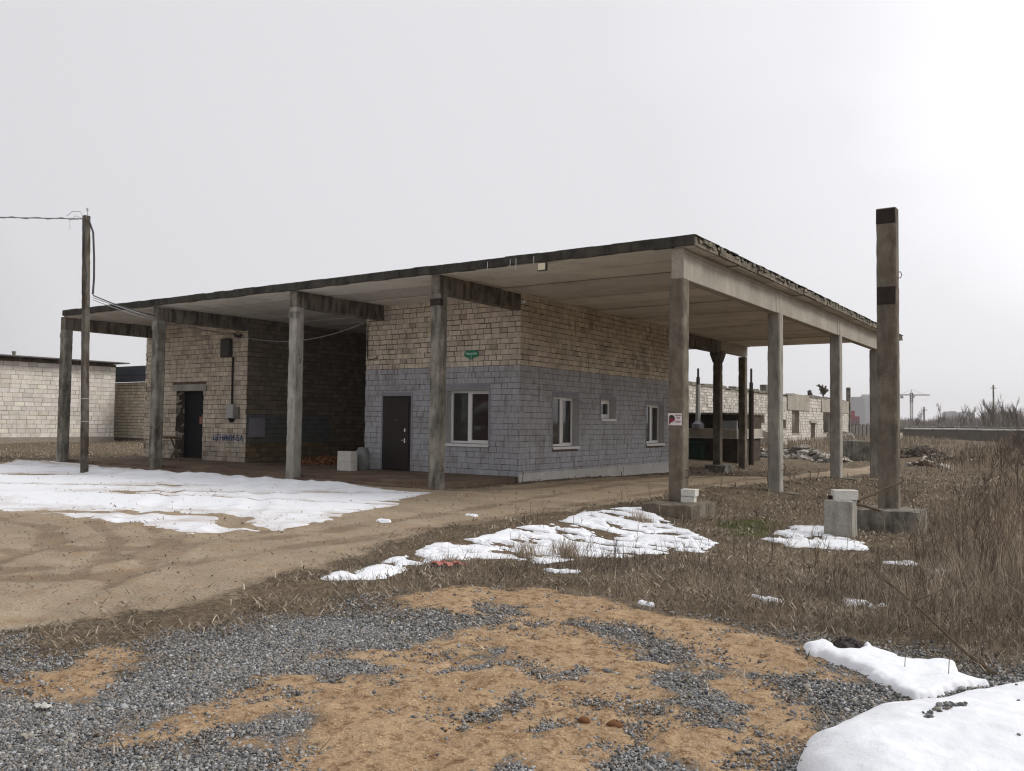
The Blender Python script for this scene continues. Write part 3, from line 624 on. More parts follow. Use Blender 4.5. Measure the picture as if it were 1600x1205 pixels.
def field():
    parts = []
    # knee-high tangled grass and weeds
    x, y, d, r = scatter(430000, 6.2, 95, -22, 46, 11)
    x = x+r.normal(0, .02, len(x)); mk = masks(x, y); cl = fbm(x*1.6, y*1.6, 4); cl2 = fbm(x*6, y*6, 2)
    dens = np.clip(.55+cl*1.5+cl2*1.0, 0.04, 1)*(1-np.clip(mk[1]*1.4, 0, 1))*(1-np.clip(mk[0]*1.5, 0, 1))*(1-np.clip(mk[2]*1.25, 0, 1))
    sn = np.maximum(sdf(SNOW_WEED, x, y), sdf(SNOW_STUMP, x, y)); dens *= np.where(sn > 0, .10+.25*(cl2 > .16), 1); dens *= np.where(sdf(SNOW_SLAB, x, y) > -.03, 0, 1)
    dens *= np.where((x < -.3) & (y > -8), .35, 1); dens *= 1-.15*ss(-1.5, 1, y)*(1-ss(3, 5, x))
    dens *= np.where((x < 4.4) & (d < 13), .78, 1); k = (r.rand(len(x)) < dens) & free(x, y); x, y, d, cl = x[k], y[k], d[k], cl[k]; n = len(x)
    tall = ss(3.2, 6.5, x+1.2*fbm(x*.5, y*.5, 3))*ss(-7.8, -5.0, y)
    low = (x < -.3) & (y < 6)
    near_ = (1-ss(3.6, 6.2, x+1.6*fbm(x*.8, y*.8, 3)))*ss(-7.2, -4.2, y+1.5*fbm(x*1.1+5, y*1.1, 3))
    h = (.05+.13*r.rand(n)**1.6)+tall*(.10+.48*r.rand(n)**1.8)*ss(-.2, .15, cl+.1)+.22*(r.rand(n) < .10)*r.rand(n)*(y > -8.3)
    h = np.where(low, h*.5, h); h = h*(1-.30*(d < 11)*(x < 4.4)); h *= 1-.62*near_; h *= np.where(d > 30, 1.25, 1); h = np.where(sdf(GRAVEL, x, y) > -.3, np.minimum(h, .12), h)
    lean = r.beta(1.6, 1.6, n)*1.1; lean = np.where(tall*h > .3, lean*.45, lean)
    wd = np.maximum(.0035, d*.00055)*r.uniform(.6, 1.3, n)
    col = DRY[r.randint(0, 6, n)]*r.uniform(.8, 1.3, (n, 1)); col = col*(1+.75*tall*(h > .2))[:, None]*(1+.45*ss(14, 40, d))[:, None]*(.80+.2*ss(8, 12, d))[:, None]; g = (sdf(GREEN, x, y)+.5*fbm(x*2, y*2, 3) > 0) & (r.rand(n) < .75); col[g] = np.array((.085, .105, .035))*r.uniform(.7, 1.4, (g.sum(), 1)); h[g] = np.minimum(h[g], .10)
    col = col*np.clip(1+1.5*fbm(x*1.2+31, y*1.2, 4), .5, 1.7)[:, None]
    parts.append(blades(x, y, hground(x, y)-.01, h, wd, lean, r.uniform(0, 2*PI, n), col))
    # flat litter straw, left band and everywhere
    x, y, d, r = scatter(225000, 4.2, 40, -20, 70, 12); mk = masks(x, y); cl = fbm(x*2.4, y*2.4, 3)
    dens = np.clip(.45+cl*1.8, 0.03, 1)*(1-np.clip(mk[0]*1.3, 0, 1))*(1-np.clip(mk[1]*1.1, 0, .97))*(1-np.clip(mk[2]*1.1, 0, .95))
    dens *= np.where(np.maximum(sdf(SNOW_WEED, x, y), sdf(SNOW_SLAB, x, y)) > -.02, .03, 1)
    k = (r.rand(len(x)) < dens) & free(x, y); x, y, d = x[k], y[k], d[k]; n = len(x)
    h = .03+.06*r.rand(n); col = DRY[r.randint(0, 6, n)]*r.uniform(.6, 1.4, (n, 1))*np.clip(1+1.2*fbm(x*1.2+31, y*1.2, 4), .5, 1.6)[:, None]
    parts.append(blades(x, y, hground(x, y)+.003, h, np.maximum(.005, d*.0007)*r.uniform(.5, 2.2, n), r.uniform(.9, 1.25, n), r.uniform(0, 2*PI, n), col, 0))
    # branching dead weeds
    def weeds(n0, r0, r1, a0, a1, seed, hh, ok):
        x, y, d, r = scatter(n0, r0, r1, a0, a1, seed); mk = masks(x, y); k = ok(x, y, r) & free(x, y) & (mk[0] < .3) & (mk[1] < .3) & (mk[2] < .4)
        x, y, d = x[k], y[k], d[k]; n = len(x); H = hh[0]+(hh[1]-hh[0])*r.rand(n)**1.5; az = r.uniform(0, 2*PI, n); ln = r.uniform(0, .35, n); z = hground(x, y)-.01
        cb = 1.35*np.array([(.12, .09, .068), (.18, .14, .105), (.09, .068, .054), (.27, .225, .165)])[r.randint(0, 4, n)]*r.uniform(.8, 1.2, (n, 1)); wd = np.maximum(.005, d*.0007)
        parts.append(blades(x, y, z, H, wd, ln, az, cb, .2))
        for k in range(7):
            t = r.uniform(.35, .95, n); bx = x+np.cos(az)*ln*H*t**1.2; by = y+np.sin(az)*ln*H*t**1.2; bz = z+H*t*.97
            l = H*(1.1-t)*r.uniform(.4, .9, n); parts.append(blades(bx, by, bz, l, wd*.6, r.uniform(.4, .85, n), r.uniform(0, 2*PI, n), cb, .1))
    weeds(5600, 6.6, 30, -20, 34, 21, (.12, .42), lambda x, y, r: ((y+2*fbm(x, y, 2) < -5.2) | (x > 4.4) | (r.rand(len(x)) < .3)) & (fbm(x*1.1, y*1.1, 3) > -.03) & (sdf(GRAVEL, x, y) < -.25) & ((sdf(SNOW_WEED, x, y) < 0) | (r.rand(len(x)) < .25)))
    weeds(4400, 9, 45, -22, 12, 22, (.35, .9), lambda x, y, r: (x > 4.3) & (y > -4.5) & (fbm(x*.7, y*.7, 3) > -.12))
    weeds(2500, 40, 100, -4, 14, 23, (.5, 1.3), lambda x, y, r: x > 0)
    # pale tussocks poking out of the snow strip
    for cx_, cy_ in ((1.02, -6.03), (.85, -6.55), (.1, -2.0), (1.25, -6.3)):
        r = np.random.RandomState(int(abs(cx_*100))); n = 160; x = cx_+r.normal(0, .09, n); y = cy_+r.normal(0, .07, n)
        parts.append(blades(x, y, hground(x, y), .10+.16*r.rand(n), np.full(n, .006), r.uniform(.1, .8, n), r.uniform(0, 2*PI, n), DRY[r.randint(0, 4, n)]*1.3))
    V, F, C = join(parts); tag(link('dry_grass', np_mesh('dry_grass', V, F, C), M['blade']), kind='stuff'); print('grass faces', len(F))
field()
# ------------------------------------------------------------------ the canopy building
H, HB, HC = 4.89, 4.30, 4.465      # slab underside, side-beam underside, cross-beam underside
FX = (0.0, -5.88, -10.65, -16.70, -21.93)   # right faces of the front columns
SY = (5.95, 12.0, 17.6, 20.55)              # front faces of the side columns
YW, XW = 3.30, -5.88
B = empty('canopy_building', (-11, 6, 0), 'long blockwork service building under a flat concrete canopy on square columns', 'building')
def column(name, x1, y0, z1, mat, wx=.29, wy=.30, z0=-.6, seed=0, lean=(0, 0), parent=B, label=None):
    mb = MB(); post_mesh(mb, x1-wx, x1, y0, y0+wy, z0, z1, seed=seed, lean=lean)
    o = mb.build(name, mat, parent)
    if label: o['label'] = label
    return o
c1 = column('column', 0, 0, HB, M['conc_lone'], seed=1, z0=.12, lean=(0, 0))
loopm = MB(); loopm.ring([(.0, .16, .55), (.05, .16, .56), (.06, .16, .62), (.05, .16, .68), (0, .16, .69)], .007, 6); loopm.build('lifting_loop', M['rust'], c1)
for i, x in enumerate(FX[1:]):
    full = i in (2,)
    c = column('column', x, 0, HC, M['conc_dark'] if i != 1 else M['conc'], seed=10+i, z0=-.3, wx=.28, wy=.29)
    mb = MB(); mb.box(x-.285, x+.003, -.006, .12, HC-.28, HC-.12); mb.build('steel_plate', M['rust'] if i == 0 else M['conc_dark'], c)
    mb = MB(); zz = (.42, 3.0, 1.2, .5)[i]; mb.ring([(x, .12, zz), (x+.05, .12, zz+.01), (x+.06, .12, zz+.06), (x+.04, .12, zz+.12), (x, .12, zz+.12)], .008, 6); mb.build('lifting_loop', M['rust'], c)
for i, y in enumerate(SY):
    c = column('column', 0, y, HB-(.06 if i == 3 else 0), M['conc'], seed=20+i, wx=.30, wy=.32)
    mb = MB(); zz = .45; mb.ring([(0, y+.2, zz), (.06, y+.2, zz), (.08, y+.2, zz+.07), (.06, y+.2, zz+.15), (0, y+.2, zz+.15)], .009, 6); mb.build('lifting_loop', M['rust'], c)
# columns on the inner line beyond the rooms
for i, (y, zt) in enumerate(((17.6, HC), (20.55, HC-.03))):
    c = column('column', XW, y, zt, M['conc_lone'], seed=30+i, wx=.30, wy=.30, z0=-.8)
    if i == 0:
        mb = MB(); mb.poly([(XW-.42, HC), (XW+.12, HC), (XW+.12, HC-.12), (XW, HC-.45), (XW-.30, HC-.45), (XW-.42, HC-.12)], axis='y', at=17.58, d=.34); mb.build('corbel', M['conc_dark'], c)
column('column', -11.35, 20.55, HC, M['conc_dark'], seed=33, z0=-.8); column('column', -16.7, 20.55, HC, M['conc_dark'], seed=34, z0=-.8)
def beam(x0, x1, y0, y1, z0, z1, mat, lip=True, seed=0):
    mb = MB(); n = max(2, int((y1-y0)/.5)); r = random.Random(seed)
    mb.box(x0, x1, y0, y1, z0, z1, jit=.004)
    if lip:
        mb.box(x0-.012, x1+.014, y0+.004, y1-.004, z1-.10, z1-.002, jit=.002); mb.box(x0-.012, x1+.012, y0+.004, y0+.22, z0+.002, z1-.102, jit=.002); mb.box(x0-.012, x1+.012, y1-.22, y1-.004, z0+.002, z1-.102, jit=.002)
    return mb.build('beam', mat, B, bevel=.012)
ys = (0.0,)+SY
for i in range(4):
    beam(-.24, -.016, ys[i]+.012, (ys[i+1] if i < 3 else 20.9)-.012, HB, H-.004, M['beam'], seed=i)
for i, x in enumerate(FX[1:]):
    beam(x-.27, x-.006, .004, YW+.18 if i < 3 else 5.0, HC, H-.004, M['beam_dark'], lip=(i == 0 and False), seed=9+i)
beam(XW-.28, XW-.01, 13.7, 17.7, HB+.10, H-.004, M['beam_dark'], False, 20); beam(XW-.28, XW-.01, 17.74, 20.9, HC, H-.004, M['beam'], False, 21)
beam(-11.6, -11.35, 13.7, 20.9, HC, H-.004, M['beam_dark'], False, 22); beam(-17.0, -16.7, 13.7, 20.9, HC, H-.004, M['beam_dark'], False, 23)
# roof: hollow-core slabs spanning between the beams, each with its own slight sag and shade
mb = MB(); r = random.Random(5); bx = [.24, -5.75, -10.52, -16.57, -22.0]; pw = 1.19; yy = -.02; j = 0; ends = []
while yy < 20.9:
    y1 = min(yy+pw, 20.95)
    for a, b in zip(bx, bx[1:]):
        dz = r.uniform(-.014, .014); t = r.uniform(.85, 1.1); mb.box(b+.012, a-.012, yy+.016, y1-.016, H+dz+.008, H+.135, (t*.55, t*.52, t*.5), jit=.002)
        mb.box(b+.03, a-.03, yy+.05, y1-.05, H+dz-.012, H+dz+.0085, (t, t*.99, t*.97))
    yy = y1; j += 1
roof = mb.build('roof', M['soffit'], B)
# worn right-hand edge: slab ends, hollow cores, broken mortar lumps
mb = MB(); yy = -.02; r = random.Random(8)
while yy < 20.9:
    y1 = min(yy+pw, 20.95); dx = r.uniform(-.02, .02)
    mb.box(.245+dx*.3, .262+dx, yy+.01, y1-.01, H+.004, H+.12, (1.05, 1.03, 1), jit=.005)
    yy = y1
yy = -.02
while yy < 20.92:
    l = r.uniform(.05, .24)
    if r.random() < .93:
        t = r.uniform(.75, 1.25); x1 = .262+r.uniform(-.03, .035); z0 = H+.098+r.uniform(-.03, .015); mb.box(.10, x1, yy, yy+l*.93, z0, H+.175+r.uniform(-.03, .012), (t, t, t), jit=.014)
    yy += l
mb.build('slab_end_edge', M['slabend'], roof)
# bitumen roofing turned over the edges, ragged along the side
mb = MB(); r = random.Random(12)
for a, b in zip(bx, bx[1:]):
    n = int((a-b)/.42)
    for k in range(n):
        u0 = a-(a-b)*k/n; u1 = a-(a-b)*(k+1)/n
        mb.box(u1+(0 if k < n-1 else .012), u0, -.075+r.uniform(-.006, .006), .02, H+.012+r.uniform(-.012, .012), H+.20+r.uniform(-.006, .008), jit=.003)
mb.build('fascia', M['fascia'], roof)
mb = MB(); yy = -.06
mb.box(-21.98, .15, -.04, 20.9, H+.14, H+.196)
while yy < 20.9:
    l = r.uniform(.12, .5); mb.box(.11, .278+r.uniform(-.022, .012), yy, yy+l, H+.186, H+.202+r.uniform(-.003, .005), jit=.003); yy += l
mb.build('roofing_felt', M['fascia'], roof)
# ice hanging on the eaves
for x, l in ((-3.3, .10), (-3.75, .17), (-3.9, .13), (-4.5, .15)):
    mb = MB(); zt = H+.02; mb.ring([(x, -.085, zt+.12), (x+.004, -.09, zt), (x-.003, -.092, zt-l*.5), (x, -.09, zt-l)], [.006, .007, .004, .001], 6); mb.build('icicle', M['ice'], roof, True)

# walls ----------------------------------------------------------------
PZ = 3.03
def bcol(r, paintcol=(.54, .53, .66)):
    def f(rr, u, z):
        t = rr.uniform(.86, 1.12)
        if z < PZ and (z > .12):
            g = rr.uniform(.94, 1.05); return (.66*g, .74*g, .92*g)
        if rr.random() < .06: t *= .72
        return (t, t*rr.uniform(.95, 1), t*rr.uniform(.9, .98))
    return f
def bc_plain(rr, u, z):
    t = rr.uniform(.82, 1.08)
    if rr.random() < .07: t *= .72
    if z < .7: t *= .8
    return (t, t*.97, t*rr.uniform(.88, .96))
def gp(z): return .012 if z < PZ else .02
W1 = (-8.30, -6.86, .93, 2.40); D1 = (-10.62, -9.56, .14, 2.26)
W2 = (4.94, 6.33, .86, 2.28); W3 = (7.70, 8.60, 1.66, 2.28); W4 = (10.85, 12.22, .86, 2.20)
RH = 2.89/19
mb = MB(); bricks(mb, 'y', YW, -1, -11.35, XW, .14, PZ, RH, .26, [W1, D1], bcol(0), .011, seed=3, depth=.03, jut=.004)
bricks(mb, 'y', YW, -1, -11.35, XW, PZ, H, .1465, .26, [], bcol(0), .017, seed=4, depth=.03)
mb2 = MB(); bricks(mb2, 'x', XW, 1, YW, 13.6, .14, PZ, RH, .26, [W2, W3, W4], bcol(0), .011, seed=5, depth=.03, jut=.004)
bricks(mb2, 'x', XW, 1, YW, 13.6, PZ, H, .1465, .26, [], bcol(0), .017, seed=6, depth=.03)
wf = MB(); core(wf, 'y', YW+.013, YW+.36, -11.35+.013, XW-.013, .0, H, [W1, D1]); core(wf, 'x', XW-.34, XW-.013, YW+.36, 13.6, -.3, H, [W2, W3, W4])
core(wf, 'x', -11.35+.013, -11.05, YW+.36, 9.2, 0, H); core(wf, 'y', 13.2, 13.59, -22.4, XW-.34, -.3, H)
core(wf, 'x', -6.9, -6.8, 3.7, 13, 0, H, []) if False else None
wfo = wf.build('wall', M['mortar'], B)
o = mb.build('front_blockwork', M['brick'], B); o['label'] = 'front wall, lower part painted grey'
o = mb2.build('side_blockwork', M['brick'], B); o['label'] = 'side wall, lower part painted grey'
def shade_grime_col2(rr, u, z):  # recess bricks: grime plus the shade of the recess, both in the colour
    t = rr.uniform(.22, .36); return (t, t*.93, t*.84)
m3 = MB(); bricks(m3, 'x', -11.35, -1, YW+.05, 9.2, .1, H, .15, .26, [], shade_grime_col2, .018, seed=7, depth=.03); m3.build('recess_blockwork', M['brick'], B)
# smooth grey plaster bands round the openings
def around(h, axis, at, s, t=.09, top=.2, side=.10):
    pl = MB()
    p, q = sorted((at, at+s*.009))
    if axis == 'y': pl.box(h[0]-side, h[1]+side, p, q, h[3], h[3]+top); pl.box(h[0]-side, h[0], p, q, h[2], h[3]); pl.box(h[1], h[1]+side, p, q, h[2], h[3])
    else: pl.box(p, q, h[0]-side, h[1]+side, h[3], h[3]+top); pl.box(p, q, h[0]-side, h[0], h[2], h[3]); pl.box(p, q, h[1], h[1]+side, h[2], h[3])
    pl.build('plaster_band', M['plaster'], B)
around(W1, 'y', YW, -1, top=.18, side=.06); around(W2, 'x', XW, 1, top=.12, side=.05); around(W3, 'x', XW, 1, top=.1, side=.07); around(W4, 'x', XW, 1, top=.12, side=.05); around(D1, 'y', YW, -1, top=.10, side=.07)
# plinth and its front return
mb = MB(); mb.box(XW-.01, XW+.045, YW-.03, 13.6, -.4, .22, jit=.004); mb.build('plinth', M['plinth'], B, bevel=.006)

def window(axis, at, s, h, depth, fr, mull=None, small=False):
    """pvc window set back in its opening; at = wall plane, s = outward direction sign"""
    u0, u1, z0, z1 = h; fp = at-s*depth
    def bx_(mb, a, b, p, q, c, d):
        p, q = sorted((p, q))
        mb.box(a, b, p, q, c, d) if axis == 'y' else mb.box(p, q, a, b, c, d)
    rv = MB(); g = .012
    bx_(rv, u0, u0+g, at-s*.002, fp, z0, z1); bx_(rv, u1-g, u1, at-s*.002, fp, z0, z1); bx_(rv, u0+g, u1-g, at-s*.002, fp, z1-g, z1)
    rvo = rv.build('window', M['reveal'], B)
    fm = MB(); a, b = fr; w_ = .062; c, d = z0+.03, z1-g-.001
    if a > u0+g+.01: bx_(fm, u0+g, a, fp, fp-s*.05, c, d)
    if b < u1-g-.01: bx_(fm, b, u1-g, fp, fp-s*.05, c, d)
    bx_(fm, a, b, fp, fp-s*.06, c, c+w_); bx_(fm, a, b, fp, fp-s*.06, d-w_, d); bx_(fm, a, a+w_, fp, fp-s*.06, c+w_, d-w_); bx_(fm, b-w_, b, fp, fp-s*.06, c+w_, d-w_)
    if mull:
        m_ = mull; bx_(fm, m_-.055, m_+.055, fp, fp-s*.06, c+w_, d-w_)
        # opening sash ring, slightly proud
        bx_(fm, m_+.055, b-w_, fp+s*.015, fp-s*.03, c+w_, c+w_+.03); bx_(fm, m_+.055, b-w_, fp+s*.015, fp-s*.03, d-w_-.03, d-w_)
        bx_(fm, m_+.055, m_+.085, fp+s*.015, fp-s*.03, c+w_+.03, d-w_-.03); bx_(fm, b-w_-.03, b-w_, fp+s*.015, fp-s*.03, c+w_+.03, d-w_-.03)
    if small:
        bx_(fm, a+w_, b-w_, fp+s*.01, fp-s*.03, c+w_, c+w_+.07); bx_(fm, a+w_, b-w_, fp+s*.01, fp-s*.03, d-w_-.07, d-w_); bx_(fm, a+w_, a+w_+.07, fp+s*.01, fp-s*.03, c+w_+.07, d-w_-.07); bx_(fm, b-w_-.07, b-w_, fp+s*.01, fp-s*.03, c+w_+.07, d-w_-.07)
    fm.build('frame', M['pvc'], rvo, bevel=.006)
    pn = MB(); bx_(pn, a+w_-.01, b-w_+.01, fp-s*.035, fp-s*.041, c+w_-.01, d-w_+.01); pn.build('pane', M['glass'], rvo)
    si = MB(); bx_(si, u0-.03, u1+.03, at+s*.05, fp+s*.001, z0-.015, z0+.02); bx_(si, u0-.03, u1+.03, at+s*.05, at+s*.044, z0-.05, z0-.016); si.build('sill', M['pvc'], rvo, bevel=.004)
    return rvo
w1 = window('y', YW, -1, W1, .20, (-8.27, -6.88), -7.64); w2 = window('x', XW, 1, W2, .17, (4.96, 6.31), 5.66); w3 = window('x', XW, 1, W3, .17, (7.72, 8.58), None, True); w4 = window('x', XW, 1, W4, .17, (10.87, 12.20), 11.55)
# curtains / blinds inside and the dark room
mb = MB(); mb.box(-11.0, -6.3, 5.8, 5.85, 0, H); mb.box(-8.3, -8.25, 3.7, 12.9, 0, H); mb.box(-11, -6.25, 3.7, 13.1, H-1.9, H-1.87); mb.build('inner_partition', M['mortar'], B)
for cm, rng_ in ((MB(), 0), (MB(), 1)):
  for k in range(26 if rng_ == 0 else 0):
    y = 5.62+k*.026; cm.box(XW-.30-.012*(k % 2), XW-.29-.012*(k % 2), y, y+.026, .9, 2.2)
  for k in range(22 if rng_ else 0):
    y = 10.95+k*.05; cm.box(XW-.30-.015*(k % 2), XW-.29-.015*(k % 2), y, y+.03, .9, 2.15)
  cm.build('curtain', M['curtain'], B)
# entrance door with frame and two lock plates
dr = MB(); dr.box(-10.56, -9.62, YW-.035, YW+.02, .16, 2.21); d1 = dr.build('door', M['door_brown'], B, bevel=.008)
d1['label'] = 'dark brown steel door'
fr = MB(); fr.box(-10.62, -10.565, YW-.02, YW+.06, .15, 2.26); fr.box(-9.615, -9.56, YW-.02, YW+.06, .15, 2.26); fr.box(-10.565, -9.615, YW-.02, YW+.06, 2.215, 2.26); fr.build('door_frame', M['door_brown'], d1, bevel=.005)
hd = MB(); hd.box(-9.77, -9.72, YW-.047, YW-.035, .93, 1.05); hd.ring([(-9.745, YW-.045, 1.0), (-9.745, YW-.09, 1.0), (-9.84, YW-.09, 1.0)], .009, 8); hd.build('handle', M['chrome'], d1)
hd = MB(); hd.box(-9.77, -9.72, YW-.047, YW-.035, 1.24, 1.33); hd.build('lock_plate', M['chrome'], d1)
hd = MB(); hd.ring([(-10.09, YW-.047, 1.56), (-10.09, YW-.034, 1.56)], .014, 10); hd.build('peephole', M['chrome'], d1)

# left block -------------------------------------------------------------
LX0, LX1 = -22.45, -16.70; D2 = (-20.53, -19.0, .16, 2.50)
LINT = (-20.76, -18.85, 2.50, 2.74)
mb = MB(); bricks(mb, 'y', YW, -1, LX0, LX1, .12, H, .159, .27, [D2, LINT], bc_plain, .016, seed=9, depth=.03, edge=.12)
o = mb.build('left_room_blockwork', M['brick'], B); o['label'] = 'unpainted front wall of the left room'
mb = MB()
def shade_grime_col(rr, u, z):  # side wall of the recess: its shade and grime darken the brick colour
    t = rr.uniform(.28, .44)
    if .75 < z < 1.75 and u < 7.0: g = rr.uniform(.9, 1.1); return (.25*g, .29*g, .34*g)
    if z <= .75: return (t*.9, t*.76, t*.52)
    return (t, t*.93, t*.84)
bricks(mb, 'x', LX1, 1, YW, 9.2, .12, H, .159, .27, [], shade_grime_col, .02, seed=10, depth=.03); mb.build('recess_blockwork', M['brick'], B)
wl = MB(); core(wl, 'y', YW+.013, YW+.36, LX0+.05, LX1-.013, 0, H, [D2]); core(wl, 'x', LX1-.36, LX1-.013, YW+.36, 9.2, 0, H); core(wl, 'x', LX0+.05, LX0+.4, YW+.36, 13.2, 0, H); wl.build('wall', M['mortar'], B)
mb = MB(); bricks(mb, 'x', LX0, -1, YW, 13.5, .12, H, .159, .27, [], bc_plain, .02, seed=14, depth=.03); mb.build('end_blockwork', M['brick'], B)
mb = MB(); bricks(mb, 'y', 9.2, -1, LX1, -11.35, .1, H, .15, .26, [], shade_grime_col2, .02, seed=15, depth=.03); core(mb, 'y', 9.213, 9.5, LX1-.3, -11.05, 0, H); mb.build('recess_blockwork', M['brick'], B)
mb = MB(); mb.box(*LINT[:2], YW-.012, YW+.30, LINT[2]+.006, LINT[3]-.006, jit=.004); mb.build('lintel', M['conc'], B, bevel=.01)
mb = MB(); g = .012
bricks(mb, 'x', -20.53, 1, YW, YW+.34, .16, 2.5, .159, .27, [], bc_plain, .018, seed=16, depth=.02); mb.build('door_reveal', M['brick'], B)
dr = MB(); dr.box(-20.51, -19.0, YW+.34, YW+.39, .17, 2.5); d2 = dr.build('door', M['door_navy'], B, bevel=.006); d2['label'] = 'dark navy steel door set deep in the wall'
hd = MB(); hd.box(-19.62, -19.5, YW+.325, YW+.339, 1.36, 1.60); hd.build('notice', M['pink'], d2)
hd = MB(); hd.box(-19.14, -19.10, YW+.325, YW+.339, 1.1, 1.25); hd.build('handle', M['darkmetal'], d2)
# small lamp on the wall corner
mb = MB(); mb.ring([(-5.78, YW-.02, 4.66), (-5.72, YW-.06, 4.66)], .045, 10); mb.box(-5.84, -5.78, YW-.04, YW+.02, 4.62, 4.70); tag(mb.build('wall_lamp', M['pvc']), 'small pale round fitting at the top corner of the painted wall', 'lamp')
# vent pipe bracket / old conduit on the wall beside the recess
mb = MB(); mb.ring([(-11.26, YW-.03, 4.4), (-11.26, YW-.03, 3.36), (-11.22, YW-.03, 3.32), (-10.85, YW-.03, 3.36), (-10.83, YW-.03, 3.44)], .014, 6); tag(mb.build('conduit_pipe', M['darkmetal']), 'thin dark pipe running down the wall edge and hooking right above the brown door', 'pipe')

# raised slab in front of the rooms ---------------------------------------
mb = MB(); r = random.Random(3)
x = -22.4
while x < -5.98:
    x1 = min(x+r.uniform(1.5, 2.9), -5.96); zt = .125+r.uniform(-.012, .012)
    mb.box(x+.006, x1-.006, .34+r.uniform(-.03, .03), YW-.008, -.3, zt, jit=.004)
    mb.box(x+.008, x1-.008, .02+r.uniform(-.06, .05), .33, -.3, zt-.07+r.uniform(-.01, .01), jit=.006); x = x1
mb.box(-16.68, -11.37, YW-.01, 9.19, -.2, .10)
tag(mb.build('raised_pavement', M['platform'], bevel=.008), kind='structure')

# footings -----------------------------------------------------------------
def lumpy_box(name, x0, x1, y0, y1, z0, z1, mat, parent=None, n=7, amp=.018, seed=1):
    mb = MB(); r = random.Random(seed); nx, ny, nz_ = n, n, max(3, n//2); idx = {}
    def vert(i, j, k):
        key = (i, j, k)
        if key not in idx:
            e = sum((i in (0, nx), j in (0, ny), k in (0, nz_))); a = amp*(1 if e < 2 else 1.3)
            x = x0+(x1-x0)*i/nx; y = y0+(y1-y0)*j/ny; z = z0+(z1-z0)*k/nz_
            if e >= 2: x += (.5-(i/nx))*.03; y += (.5-(j/ny))*.03; z -= .012*(k == nz_)
            idx[key] = len(mb.v); mb.v.append([x+r.uniform(-a, a), y+r.uniform(-a, a), z+r.uniform(-a, a)*.7])
        return idx[key]
    for i in range(nx):
        for j in range(ny):
            mb.face((vert(i, j, nz_), vert(i+1, j, nz_), vert(i+1, j+1, nz_), vert(i, j+1, nz_))); mb.face((vert(i, j, 0), vert(i, j+1, 0), vert(i+1, j+1, 0), vert(i+1, j, 0)))
    for i in range(nx):
        for k in range(nz_):
            mb.face((vert(i, 0, k), vert(i+1, 0, k), vert(i+1, 0, k+1), vert(i, 0, k+1))); mb.face((vert(i, ny, k), vert(i, ny, k+1), vert(i+1, ny, k+1), vert(i+1, ny, k)))
    for j in range(ny):
        for k in range(nz_):
            mb.face((vert(0, j, k), vert(0, j, k+1), vert(0, j+1, k+1), vert(0, j+1, k))); mb.face((vert(nx, j, k), vert(nx, j+1, k), vert(nx, j+1, k+1), vert(nx, j, k+1)))
    return mb.build(name, mat, parent)
lumpy_box('footing', -.50, .50, -.75, .36, -.5, .12, M['conc_lone'], B, seed=4)
for y in SY[:2]: lumpy_box('footing', -.45, .45, y-.1, y+.5, -.6, hz(0, y)+.015, M['conc_lone'], B, seed=5)
lumpy_box('footing', XW-.5, XW+.35, 17.2, 18.3, -.9, -.05, M['conc_dark'], B, seed=6)

# lone column ---------------------------------------------------------------
T = empty('lone_column', (3.65, .1, -.15), 'tall free-standing concrete column with two dark bands on a long footing in the weeds', 'concrete column')
mb = MB(); post_mesh(mb, 3.40, 3.705, 0, .27, .2, 5.16, seed=51, lean=(0, 0), chip=.03); tc_ = mb.build('shaft', M['conc_lone'], T)
for z0, z1 in ((4.90, 5.145), (3.56, 3.85)):
    mb = MB(); k = .093; mb.box(3.312+k, 3.600+k, -.007, .005, z0, z1, jit=.004); mb.box(3.318+k, 3.606+k, .26, .277, z0, z1, jit=.003); mb.build('steel_plate', M['rust'], T)
for z in (.62, 4.0):
    mb = MB(); x = 3.70; mb.ring([(x, .13, z), (x+.05, .13, z), (x+.07, .13, z+.05), (x+.05, .13, z+.10), (x, .13, z+.10)], .007, 6); mb.build('lifting_loop', M['rust'], T)
lumpy_box('footing', 3.10, 4.07, -.32, .55, -.5, .22, M['conc_dark'], T, seed=8, amp=.014)

# cracked block with bricks, sticks
lumpy_box('concrete_block', 2.86, 3.30, -1.30, -.92, -.5, .41, M['conc'], None, n=6, amp=.010, seed=12)
o = COL.objects['concrete_block']; tag(o, 'cracked upright grey concrete block standing beside the lone column footing', 'concrete block')
def brickobj(x, y, z, rz, l, w_, h_, label, mat=M['white_brick'], name='brick', group=None, cat='brick'):
    mb = MB(); mb.box(-l/2, l/2, -w_/2, w_/2, 0, h_, jit=.004); o = mb.build(name, mat, None, bevel=.007); o.location = (x, y, z); o.rotation_euler.z = rz; return tag(o, label, cat, group)
brickobj(3.13, -1.08, .415, .55, .36, .19, .15, 'big white brick lying on top of the cracked concrete block')
brickobj(2.95, -1.14, .412, .3, .10, .09, .06, 'small dark red stone chip beside the white brick on the cracked block', M['rust'], 'stone_chip', cat='stone')
brickobj(.17, -.12, .118, .15, .25, .19, .11, 'lower dirty white brick on the footing beside the nearest canopy column', group='white bricks stacked by the column')
brickobj(.19, -.12, .232, .05, .27, .20, .13, 'upper clean white brick on the footing beside the nearest canopy column', group='white bricks stacked by the column')
for i, (p, lab) in enumerate([([(3.30, -.95, .40), (3.5, -.5, .52), (3.75, -.05, .66)], 'weathered timber stick slanting up from the cracked block to the lone column'),
                              ([(3.28, -1.0, .36), (3.36, -.72, .30), (3.52, -.45, .22)], 'short dark stick leaning down onto the lone column footing')]):
    mb = MB(); mb.ring(p, [.028, .022, .018], 6); tag(mb.build('stick', M['wood']), lab, 'stick')

